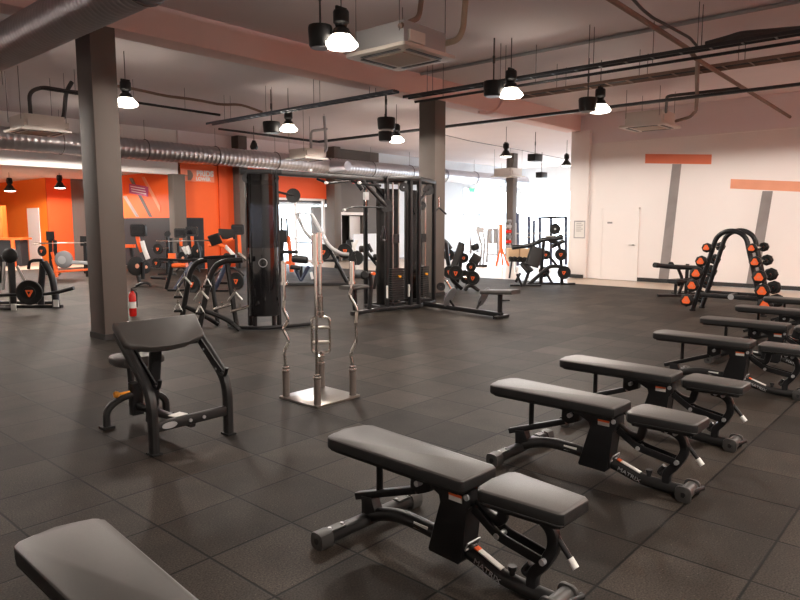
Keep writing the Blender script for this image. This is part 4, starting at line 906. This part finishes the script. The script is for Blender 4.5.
def bike(lab, d, con, post, body, wheels, foot, bars=(), name='exercise_bike', white=True):
    """console centre, post polyline, body polyline, wheels [(px point, r)], foot polyline: all already world points"""
    t = T(name, lab, 'cardio machine', foot[0], 'cardio machines along the back')
    M().sweep([V(con) + CV * .05 + V((0, 0, .0)), V(con) - CV * .03], roundrect(-.19, .19, -.15, .15, .05, 3)).obj('console', 'plastic', t)
    M().sweep([V(con) + CV * .055, V(con) + CV * .045], roundrect(-.15, .15, -.09, .1, .02, 2)).obj('screen', 'screen', t)
    rb(t, 'console_post', 'orange', .08, .09, post)
    if body: rb(t, 'body_cover', 'white' if white else 'acgrey', .09, .1, body, fil=.1)
    for p, r in wheels:
        w_ = M().lathe([(.02, -.04), (r * .8, -.04), (r, -.02), (r, .02), (r * .8, .04), (.02, .04)], p, CV * .5 + V((.58, -.65, 0)), 24).obj('flywheel', 'rubber', t)
        M().lathe([(0, .0), (r * .25, 0), (r * .2, .02), (0, .02)], V(p) + (CV * .5 + V((.58, -.65, 0))).normalized() * .042, CV * .5 + V((.58, -.65, 0)), 14).obj('hub_cap', 'mural_o2', w_)
    tb(t, 'base_foot', 'frame', .035, foot, fil=.2)
    for b_ in bars: tb(t, 'frame_bar', 'frame', .05, b_)
    return t
t = bike('orange and white exercise bike just right of the left column', 16.6, (8.07, 15.913, 1.389), [(8.05, 15.936, 1.252), (8.068, 15.915, 1.052), (8.112, 15.866, 0.852)], [(8.072, 15.761, 1.13), (8.106, 15.722, 0.906), (8.158, 15.664, 0.682)],
     [((7.905, 15.798, 0.513), .24), ((8.2, 15.918, 0.468), .17)], [(7.888, 15.817, 0.02), (7.974, 15.72, 0.089), (8.074, 15.607, 0.101), (8.137, 15.537, 0.02)], [[(7.933, 16.068, 0.977), (7.954, 16.044, 0.601), (8.027, 15.962, 0.248), (8.053, 15.932, 0.02)], [(8.072, 15.76, 0.607), (8.059, 15.775, 0.18)]])
M().box((7.805, 15.911, 1.009), (.3, .1, .08), rz=R(-48)).obj('seat_arm', 'orange', t)
bike('orange and black exercise bike before the dark wall panel', 21, (11.333, 18.866, 1.301), [(11.329, 18.869, 1.16), (11.342, 18.855, 0.812)], [(11.216, 18.997, 0.844), (11.273, 18.933, 0.59)], [((11.423, 18.764, 0.685), .22), ((11.288, 18.916, 0.336), .2)], [(11.134, 19.09, 0.02), (11.264, 18.943, 0.208), (11.391, 18.801, 0.208), (11.472, 18.709, 0.02)], [[(11.41, 18.778, 1.033), (11.465, 18.717, 0.654), (11.478, 18.702, 0.336)], [(11.341, 18.856, 0.78), (11.306, 18.896, 0.208)]])
bike('dark exercise bike half hidden behind the barbell, left of another', 21.3, (11.248, 19.413, 1.249), [(11.255, 19.405, 1.089), (11.248, 19.413, 0.833)], [(11.29, 19.365, 0.801), (11.37, 19.276, 0.576)], [((11.26, 19.4, 0.447), .2)], [(11.121, 19.556, 0.02), (11.232, 19.431, 0.189), (11.357, 19.29, 0.02)], [[(11.187, 19.482, 0.929), (11.21, 19.456, 0.189)]])
t = bike('recumbent orange bike with black rounded seat before the grey column', 19.5, (11.481, 16.59, 1.38), [(11.497, 16.572, 1.218), (11.506, 16.562, 0.657)], [(11.158, 16.803, 0.898), (11.234, 16.717, 0.78), (11.329, 16.61, 0.633)], [((11.247, 16.853, 0.509), .18)], [(10.87, 16.976, 0.02), (11.029, 16.798, 0.256), (11.303, 16.489, 0.256), (11.457, 16.316, 0.02)], [[(11.29, 16.655, 0.603), (11.204, 16.751, 0.249)], [(11.506, 16.562, 0.657), (11.498, 16.57, 0.242)]])
padbar(t, 'seat_back', (10.819, 16.884, 1.224), (10.947, 16.89, 0.96), .34, .12, 'vinyl_dark', up=CV)
padbar(t, 'backrest', (11.265, 16.833, 1.395), (11.259, 16.84, 1.101), .5, .14, 'vinyl_dark', up=CV)
tb(t, 'orange_frame', 'orange', .05, [(10.79, 17.067, 0.916), (10.966, 16.869, 0.96), (11.101, 16.717, 0.872)], [(11.047, 16.928, 1.191), (11.102, 16.867, 0.986), (11.319, 16.622, 1.103)])
tb(t, 'pedal_crank', 'chrome', .05, [(11.292, 16.351, 0.701), (11.463, 16.159, 0.497)])

t = T('bench_press_rack', 'black rack with loaded pegs under a barbell, before the small column', 'gym machine', (11.113, 20.112, 0))
tb(t, 'upright', 'frame', .055, [(10.292, 18.532, 1.271), (10.298, 18.525, 0.759), (10.259, 18.569, 0.02)], [(10.627, 18.908, 1.108), (10.598, 18.94, 0.02)])
M().lathe([(0, -.03), (.09, -.02), (.1, 0), (.09, .03), (0, .03)], (10.249, 18.429, 1.242), CV, 14).obj('bar_holder', 'plastic', t)
rb(t, 'base_foot', 'frame', .08, .07, [(10.077, 18.774, 0.02), (10.44, 18.365, 0.02)])
rb(t, 'peg', 'chrome', .03, .03, [(9.947, 18.769, 0.793), (10.248, 18.431, 0.823)], [(9.955, 18.761, 0.372), (10.236, 18.444, 0.402)])
M().box((10.269, 18.256, 0.588), (.2, .1, .16), rz=R(-48)).obj('orange_marker', 'orange', t)
barbell('long steel barbell on the rack before the small column', (9.913, 18.506, 1.03), (11.477, 17.648, 1.043))
plate('plate with orange badge on the upper peg before the small column', (9.946, 18.469, 0.801), CV + V((-.3, .2, 0)), .165)
plate('plate with orange badge on the lower peg before the small column', (9.905, 18.516, 0.384), CV + V((-.3, .2, 0)), .155)
t = T('incline_bench', 'blue framed bench with orange seat behind the curved handle rack', 'bench', (8.233, 14.513, 0))
tb(t, 'blue_frame', 'blue', .055, [(8.308, 13.838, 0.65), (8.161, 14.003, 0.345), (8.013, 14.17, 0.02)], [(8.721, 13.072, 0.685), (8.622, 13.183, 0.362), (8.509, 13.31, 0.02)], fil=.1)
tb(t, 'black_leg', 'frame', .045, [(8.087, 14.388, 0.661), (8.048, 14.432, 0.377), (7.977, 14.512, 0.02)])
rb(t, 'top_bar', 'frame', .07, .06, [(7.85, 14.504, 0.737), (8.239, 14.066, 0.702), (8.661, 13.591, 0.737)])
rb(t, 'base_rail', 'frame', .08, .06, [(7.853, 14.2, 0.02), (8.13, 13.888, 0.02)], [(8.37, 13.467, 0.02), (8.785, 12.999, 0.02)])
tb(t, 'foot_peg', 'frame', .035, [(7.647, 14.582, 0.31), (7.88, 14.32, 0.287)])
padbar(t, 'orange_seat', (8.049, 14.281, 0.585), (8.267, 14.034, 0.596), .2, .1, 'orange')
rb(t, 'cross_bar', 'frame', .06, .06, [(8.567, 13.395, 0.19), (8.846, 13.082, 0.19)])
plate('black plate seen through the curved handle rack, orange badge', (8.066, 13.508, 0.195), CV + V((-.35, .25, 0)), .22)
plate('black plate with orange badge right of the curved handle rack', (8.741, 12.747, 0.264), CV + V((-.35, .25, 0)), .2)

# --- incline lever machine in the middle distance
t = T('lever_press_machine', 'lever machine with long grey curved arms behind the chrome bars', 'gym machine', (11.479, 12.798, 0))
tb(t, 'lever_arm', 'silver', .05, [(11.071, 12.834, 1.801), (11.186, 12.705, 1.5), (11.366, 12.502, 0.97), (11.567, 12.276, 0.792), (11.702, 12.124, 0.779)], [(11.159, 13.488, 1.819), (11.225, 13.414, 1.548), (11.292, 13.338, 1.341), (11.411, 13.204, 1.159)], fil=.25)
tb(t, 'arm_handle', 'silver', .035, [(10.966, 13.254, 1.816), (11.085, 13.12, 1.841), (11.203, 12.987, 1.803)])
tb(t, 'rear_leg', 'frame', .05, [(11.434, 12.577, 0.94), (11.6, 12.39, 0.454), (11.75, 12.22, 0.02)], [(11.79, 12.627, 0.721), (11.753, 12.668, 0.408)])
tb(t, 'base_arc', 'frame', .05, [(10.566, 13.253, 0.02), (10.869, 12.911, 0.02), (11.172, 12.57, 0.02), (11.442, 12.266, 0.02), (11.628, 12.056, 0.02)], fil=.3)
tb(t, 'v_frame', 'blue', .05, [(10.931, 13.293, 0.37), (11.014, 13.2, 0.111), (11.155, 13.041, 0.474)], fil=.03)
rb(t, 'link_bar', 'frame', .07, .06, [(11.31, 12.866, 0.602), (11.653, 12.481, 0.628)])
padbar(t, 'seat_pad', (10.847, 13.388, 0.448), (11.017, 13.196, 0.422), .3, .1, 'vinyl_dark')
roller(t, (10.867, 13.366, 0.667), (11.14, 13.058, 0.628), .1)
tb(t, 'white_peg', 'white', .035, [(11.056, 12.851, 0.334), (11.08, 12.825, 0.155)])
M().cyl((11.018, 13.195, 0.474), (11.014, 13.2, 0.111), .04).obj('seat_post', 'frame', t)
plate('plate with bright orange badge on the lever machine, beside the chrome bars', (11.406, 12.758, 0.834), CV + V((-.3, .1, 0)), .2)
plate('plate at the lower end of the long grey lever arms', (11.704, 12.272, 0.864), CV, .19)
t = T('chest_fly_machine', 'black and orange machine in front of the big back window', 'gym machine', (15.334, 19.098, 0))
tb(t, 'orange_post', 'orange', .07, [(13.355, 16.588, 1.16), (13.385, 16.555, 0.717), (13.411, 16.524, 0.02)], fil=.1)
rb(t, 'orange_foot', 'orange', .08, .08, [(13.253, 16.703, 0.336), (13.485, 16.442, 0.272)])
rb(t, 'black_column', 'frame', .18, .16, [(13.221, 16.739, 1.096), (13.194, 16.769, 0.654), (13.209, 16.753, 0.02)])
tb(t, 'slim_mast', 'frame', .035, [(13.346, 16.899, 1.758), (13.346, 16.899, 1.028)], [(13.515, 16.86, 1.727), (13.539, 16.833, 1.153)])
M().box((13.096, 16.729, 1.162), (.5, .2, .4), rz=R(-48)).obj('weight_cover', 'plastic', t)
padbar(t, 'arm_pad', (13.027, 16.657, 0.663), (13.423, 16.21, 0.663), .18, .1, 'vinyl_dark')
t = T('leg_curl_machine', 'black leg curl machine with foam rollers before the low blue partition', 'gym machine', (14.132, 13.664, 0))
roller(t, (11.165, 11.222, 0.959), (11.324, 11.044, 0.959), .08); roller(t, (11.242, 10.834, 0.779), (11.352, 10.711, 0.767), .075); roller(t, (11.441, 10.761, 0.798), (11.551, 10.637, 0.75), .08); roller(t, (11.159, 10.626, 0.556), (11.268, 10.504, 0.533), .085)
tb(t, 'roller_arm', 'frame', .04, [(11.22, 11.01, 0.892), (11.424, 10.78, 0.488)], [(11.237, 10.991, 1.082), (11.299, 10.921, 0.892)], fil=.04)
tb(t, 'machine_leg', 'frame', .045, [(11.32, 10.746, 0.566), (11.256, 10.818, 0.02)], [(11.561, 10.777, 0.649), (11.592, 10.742, 0.02)])
t = T('exercise_bike', 'white and black exercise bike standing by the open cream door', 'cardio machine', (15.515, 15.839, 0))
tb(t, 'white_frame', 'white', .05, [(13.313, 13.623, 1.03), (13.349, 13.582, 0.744), (13.405, 13.519, 0.02)], [(13.389, 13.537, 1.087), (13.312, 13.624, 0.801)]); rb(t, 'black_body', 'plastic', .2, .2, [(13.326, 13.759, 1.085), (13.362, 13.718, 0.682), (13.399, 13.677, 0.02)])
M().lathe([(0, -.05), (.2, -.05), (.22, 0), (.2, .05), (0, .05)], (13.368, 13.561, 0.571), CV, 18).obj('flywheel', 'rubber', t)
rb(t, 'base_foot', 'frame', .07, .05, [(13.056, 13.611, 0.02), (13.377, 13.249, 0.02)])
t = T('low_partition', 'low blue grey panel partition behind the leg curl machine', 'partition', (18.814, 17.86, 0))
for i in range(5):
    a_, b_ = V((18.764, 19.2, 0.877)).x + .68 * i, V((18.764, 19.2, 0.877)).x + .68 * i + .66
    M().box(((a_ + b_) / 2, 19.2, .57), (b_ - a_, .05, 1.1)).obj('panel', 'wall_blue', t)
M().box((V((18.764, 19.2, 0.877)).x + 1.7, 19.2, .03), (3.4, .12, .06)).obj('floor_rail', 'acgrey', t)

# --- plate loaded row machine right of the middle column
t = T('plate_loaded_machine', 'black machine with many orange badged plates right of the middle column', 'gym machine', (12.577, 9.266, 0))
padbar(t, 'chest_pad', (12.554, 9.206, 1.112), (12.323, 9.315, 0.439), .16, .1, 'vinyl_dark', up=CV)
tb(t, 'main_frame', 'frame', .05, [(12.717, 9.324, 1.035), (12.689, 9.355, 0.512), (12.629, 9.423, 0.02)], [(12.385, 9.547, 1.132), (12.419, 9.509, 0.661), (12.484, 9.435, 0.234), (12.643, 9.256, 0.02)], [(12.59, 9.165, 0.479), (12.655, 9.092, 0.148), (12.625, 9.126, 0.02)])
tb(t, 'rear_arc', 'frame2', .045, [(12.365, 8.967, 0.02), (12.396, 8.933, 0.13), (12.472, 8.846, 0.141), (12.581, 8.724, 0.02)], fil=.2)
tb(t, 'chrome_peg', 'chrome', .03, [(11.949, 9.436, 0.385), (12.072, 9.297, 0.269), (12.165, 9.192, 0.02)], [(12.333, 9.004, 0.339), (12.501, 8.813, 0.315)])
roller(t, (13.317, 9.401, 1.065), (13.35, 9.363, 0.919), .1); padbar(t, 'back_pad', (13.189, 9.395, 0.753), (13.319, 9.248, 0.631), .26, .12, 'vinyl_dark', up=CV)
tb(t, 'slim_mast', 'silver', .025, [(13.414, 9.593, 1.256), (13.434, 9.571, 0.811)])
tb(t, 'top_handle', 'frame', .05, [(12.654, 9.846, 1.168), (12.719, 9.774, 1.096), (12.784, 9.7, 0.951)], [(12.605, 9.299, 0.991), (12.668, 9.228, 0.944)])
for lab, p, r in (('plate at the top left of the machine, right edge of the middle column', (12.673, 9.675, 0.811), .14), ('lower left plate with bright badge beside the middle column', (12.144, 9.065, 0.439), .17), ('small upper plate on the machine right of the middle column', (12.669, 9.227, 0.755), .115),
                  ('middle right plate on the machine right of the middle column', (12.699, 9.043, 0.549), .12), ('lowest right plate on the machine right of the middle column', (12.404, 8.773, 0.324), .16), ('lowest plate behind another at the far end of the low row rail', (12.541, 9.07, 0.322), .15), ('dark plate hidden behind the slanted chest pad', (12.284, 9.359, 0.439), .15)):
    plate(lab, p, CV + V((-.4, .3, 0)), r)

# --- incline chest press next to the white wall corner
t = T('chest_press_machine', 'black chest press machine with padded seat before the wall corner', 'gym machine', (14.945, 8.481, 0))
rb(t, 'base_foot', 'frame', .08, .06, [(14.173, 8.889, 0.02), (14.69, 8.306, 0.02)], [(15.386, 8.125, 0.02), (15.625, 7.855, 0.02)], [(14.893, 8.831, 0.02), (15.494, 8.154, 0.02)])
rb(t, 'main_beam', 'frame', .08, .09, [(14.56, 8.604, 0.02), (14.839, 8.29, 0.399), (14.92, 8.197, 0.5), (15.105, 7.99, 0.487)], fil=.1)
rb(t, 'rear_upright', 'frame', .07, .08, [(15.312, 8.058, 0.02), (15.284, 8.089, 0.589), (15.241, 8.137, 1.071)])
rb(t, 'mid_upright', 'frame', .07, .08, [(14.866, 8.41, 0.02), (14.874, 8.4, 0.595), (14.898, 8.374, 1.174)])
rb(t, 'brace', 'frame', .05, .06, [(14.899, 8.221, 0.752), (15.055, 8.046, 0.475)], [(14.946, 8.319, 0.316), (15.052, 8.2, 0.061)])
padbar(t, 'back_pad', (14.438, 8.289, 0.976), (14.259, 8.34, 0.527), .34, .1, 'vinyl_dark', up=CV)
padbar(t, 'seat', (14.207, 8.55, 0.594), (14.237, 8.365, 0.391), .36, .1, 'vinyl_dark', up=(0, 0, 1))
rb(t, 'seat_post', 'frame2', .07, .07, [(14.308, 8.435, 0.396), (14.223, 8.531, 0.02)])
rb(t, 'foot_rest', 'frame', .06, .06, [(14.256, 8.645, 0.339), (14.176, 8.734, 0.114)], [(14.112, 8.656, 0.322), (14.198, 8.56, 0.02)])
tb(t, 'press_arm', 'frame', .055, [(14.021, 8.759, 0.976), (14.184, 8.575, 1.001), (14.347, 8.391, 1.038), (14.541, 8.173, 1.185), (14.672, 8.026, 1.172), (14.818, 7.861, 1.221)], [(15.198, 8.336, 0.966), (15.299, 8.223, 1.042), (15.416, 8.091, 1.119)], [(15.251, 8.428, 1.141), (15.406, 8.253, 1.065)], fil=.15)
roller(t, (14.934, 8.032, 1.204), (15.032, 7.921, 1.242), .07)
for lab, p, r in (('upper right plate on the chest press by the wall corner', (14.917, 7.9, 0.799), .15), ('lower right plate on the chest press by the wall corner', (14.884, 7.787, 0.359), .165), ('upper left plate behind the back pad of the chest press', (15.117, 8.428, 0.762), .12), ('lower left plate behind the main beam of the chest press', (15.091, 8.458, 0.326), .14)):
    plate(lab, p, CV + V((-.35, .35, 0)), r)

# --- bright far area
t = T('dumbbell_rack', 'plywood sided dumbbell rack in the bright far area', 'rack', (18.269, 11.394, -0))
M().box((16.184, 10.088, 0.682), (.3, .4, .36), rz=R(-48)).obj('wood_panel', 'wood', t)
M().box((16.401, 9.844, 0.682), (.3, .4, .34), rz=R(-48)).obj('wood_panel', 'wood', t)
rb(t, 'leg', 'frame', .05, .05, [(16.004, 9.989, 0.537), (15.962, 10.037, 0.02)], [(16.46, 9.777, 0.525), (16.484, 9.75, 0.02)]); rb(t, 'shelf_rail', 'frame', .05, .06, [(15.948, 10.052, 0.523), (16.323, 9.63, 0.494)])
for i, (px_) in enumerate(((15.899, 9.957, 0.584), (15.973, 9.873, 0.584), (16.066, 9.768, 0.584), (16.16, 9.664, 0.57))):
    t = T('dumbbell', ('first', 'second', 'third', 'fourth')[i] + ' black dumbbell from the left on the plywood rack', 'dumbbell', px_, 'dumbbells on the plywood rack')
    q = V(CV); M().cyl(V(px_) - q * .08, V(px_) + q * .08, .016).obj('handle', 'chrome', t)
    for s in (-1, 1): M().cyl(V(px_) + q * (s * .06), V(px_) + q * (s * .14), .055, seg=12).obj('weight_head', 'rubber', t)
t = T('ball_tower', 'narrow tower of grey and red stacked rolls in the bright far area', 'storage rack', (20.804, 12.937, 0))
tb(t, 'upright', 'acgrey', .02, [(18.012, 11.343, 1.569), (18.03, 11.322, 0.02)], [(18.138, 11.201, 1.569), (18.157, 11.179, 0.02)])
cols = ('grey', 'acgrey', 'red', 'grey', 'red', 'acgrey')
for i in range(6): roller(t, (17.924, 11.441, 8.304)[:2] + (1.62 - .16 * i,), (18.046, 11.305, 8.304)[:2] + (1.62 - .16 * i,), .055, cols[i])
t = T('power_rack', 'tall dark power rack against the bright far windows', 'rack', (23.62, 13.43, 0))
for p in ([(20.76, 12.766, 1.922), (20.796, 12.725, 0.02)], [(21.037, 12.454, 1.815), (21.062, 12.426, 0.02)], [(21.301, 12.156, 1.743), (21.316, 12.14, 0.02)], [(21.565, 11.859, 1.743), (21.593, 11.828, 0.02)], [(22.381, 11.693, 1.746), (22.413, 11.657, 0.02)], [(22.04, 12.83, 1.675), (22.052, 12.817, 0.02)]): rb(t, 'upright', 'blue', .1, .09, p)
rb(t, 'top_beam', 'frame', .08, .08, [(21.253, 12.21, 1.743), (21.948, 11.428, 1.779)]); rb(t, 'cross_bar', 'steel', .04, .04, [(20.561, 12.689, 1.19), (21.776, 11.321, 1.208)])
tb(t, 'storage_peg', 'steel', .03, [(20.73, 12.499, 1.065), (20.968, 12.23, 1.065)], [(21.254, 11.909, 1.101), (21.516, 11.613, 1.083)])
plate('small blue grey plate standing on the far power rack', (21.397, 11.597, 1.352), CV, .2, badge=False)
t = T('punch_stand', 'slim orange stand with spread legs in the bright far area', 'stand', (22.577, 14.605, 0))
rb(t, 'orange_post', 'orange', .12, .1, [(20.37, 13.206, 1.528), (20.382, 13.192, 0.482)]); tb(t, 'spread_leg', 'orange', .035, [(20.21, 13.085, 0.707), (20.094, 13.215, 0.02)], [(20.21, 13.085, 0.707), (20.406, 12.863, 0.02)], [(20.549, 13.305, 0.692), (20.602, 13.245, 0.02)])
t = T('functional_trainer', 'pale double post cable trainer in the bright far area', 'gym machine', (22.336, 14.876, 0))
rb(t, 'post', 'silver', .08, .08, [(21.731, 14.684, 1.328), (21.717, 14.701, 0.02)], [(21.991, 14.392, 1.328), (22.004, 14.377, 0.02)]); rb(t, 'top_bar', 'silver', .08, .08, [(21.731, 14.684, 1.328), (21.991, 14.392, 1.328)]); rb(t, 'shelf', 'silver', .06, .06, [(21.737, 14.678, 0.781), (21.998, 14.384, 0.781)], [(21.715, 14.702, 0.35), (22.029, 14.349, 0.31)])
M().box((21.799, 14.608, 1.055), (.12, .1, .5)).obj('weight_stack', 'acgrey', t); M().box((21.916, 14.476, 1.055), (.12, .1, .5)).obj('weight_stack', 'acgrey', t)
t = T('cross_trainer', 'pale cross trainer with slanted poles in the bright far area', 'cardio machine', (22.069, 15.177, 0))
tb(t, 'pole', 'acgrey', .04, [(19.821, 13.824, 1.241), (19.922, 13.71, 0.736), (19.877, 13.76, 0.02)], [(19.915, 13.717, 1.385), (19.992, 13.631, 0.88), (19.949, 13.679, 0.02)]); rb(t, 'base', 'frame', .1, .1, [(19.617, 13.752, 0.02), (19.88, 13.456, 0.02)]); M().box((19.868, 13.771, 1.313), (.3, .1, .2), rz=R(-48)).obj('console', 'acgrey', t)

# --- flat press bench behind the arched rack
t = T('flat_press_bench', 'black press bench with bar catches behind the arched barbell rack', 'bench', (14.726, 4.922, 0))
rb(t, 'base_rail', 'frame', .08, .06, [(14.32, 5.259, 0.02), (14.991, 4.504, 0.02)], [(14.935, 5.169, 0.02), (15.349, 4.702, 0.02)])
padbar(t, 'bench_pad', (14.518, 5.036, 0.324), (15.263, 4.649, 0.341), .28, .09, 'vinyl_dark')
rb(t, 'bench_leg', 'frame', .06, .06, [(14.577, 4.969, 0.27), (14.571, 4.976, 0.02)], [(14.78, 4.891, 0.282), (14.717, 4.963, 0.02)])
rb(t, 'upright', 'frame', .06, .07, [(14.935, 4.867, 0.69), (14.935, 4.868, 0.02)], [(15.21, 4.859, 0.633), (15.201, 4.869, 0.02)])
rb(t, 'strut', 'frame', .06, .06, [(14.697, 4.984, 0.609), (14.762, 4.911, 0.391), (14.71, 4.97, 0.217)])
tb(t, 'press_arm', 'frame', .05, [(14.063, 5.247, 0.694), (14.247, 5.04, 0.662), (14.502, 4.753, 0.64), (14.742, 4.483, 0.63)])
M().cyl((14.006, 5.236, 0.697), (14.105, 5.199, 0.687), .055).obj('arm_grip', 'rubber', t)
M().cyl((14.288, 4.994, 0.704), (14.507, 5.048, 0.659), .06).obj('arm_collar', 'rubber', t)

# ---------------------------------------------------------------- daylight, camera, view
w = bpy.data.worlds.new('daylight'); SC.world = w; w.use_nodes = True
bg = w.node_tree.nodes['Background']; bg.inputs['Color'].default_value = (.86, .93, 1, 1); bg.inputs['Strength'].default_value = 16
def portal(loc, rot, sx, sy):
    l = bpy.data.lights.new('window_portal', 'AREA'); l.shape = 'RECTANGLE'; l.size = sx; l.size_y = sy; l.cycles.is_portal = True
    o = bpy.data.objects.new('window_portal', l); C.objects.link(o); o.location = loc; o.rotation_euler = rot
portal((33.15, 14.6, 1.65), (0, R(90), 0), 3.2, 11.0)
portal((31.1, 20.45, 1.65), (R(-90), 0, 0), 3.6, 3.2)
portal((16.2, 20.45, 1.3), (R(-90), 0, 0), 4.0, 2.4)
cam = bpy.data.cameras.new('camera'); co = bpy.data.objects.new('camera', cam); C.objects.link(co)
cam.sensor_width = 36; cam.lens = 36 * 660 / 800; cam.clip_start = .05
pitch = math.atan(78 / 660); yaw = R(41.6)
co.location = (0, 0, 1.6); co.rotation_euler = (R(90) - pitch, 0, yaw - R(90))
SC.camera = co
SC.view_settings.view_transform = 'Standard'; SC.view_settings.look = 'None'; SC.view_settings.gamma = 1; SC.view_settings.use_curve_mapping = False
SC.view_settings.exposure = 0.0
SC.cycles.use_denoising = True; SC.cycles.max_bounces = 10; SC.cycles.diffuse_bounces = 6; SC.cycles.sample_clamp_indirect = 6
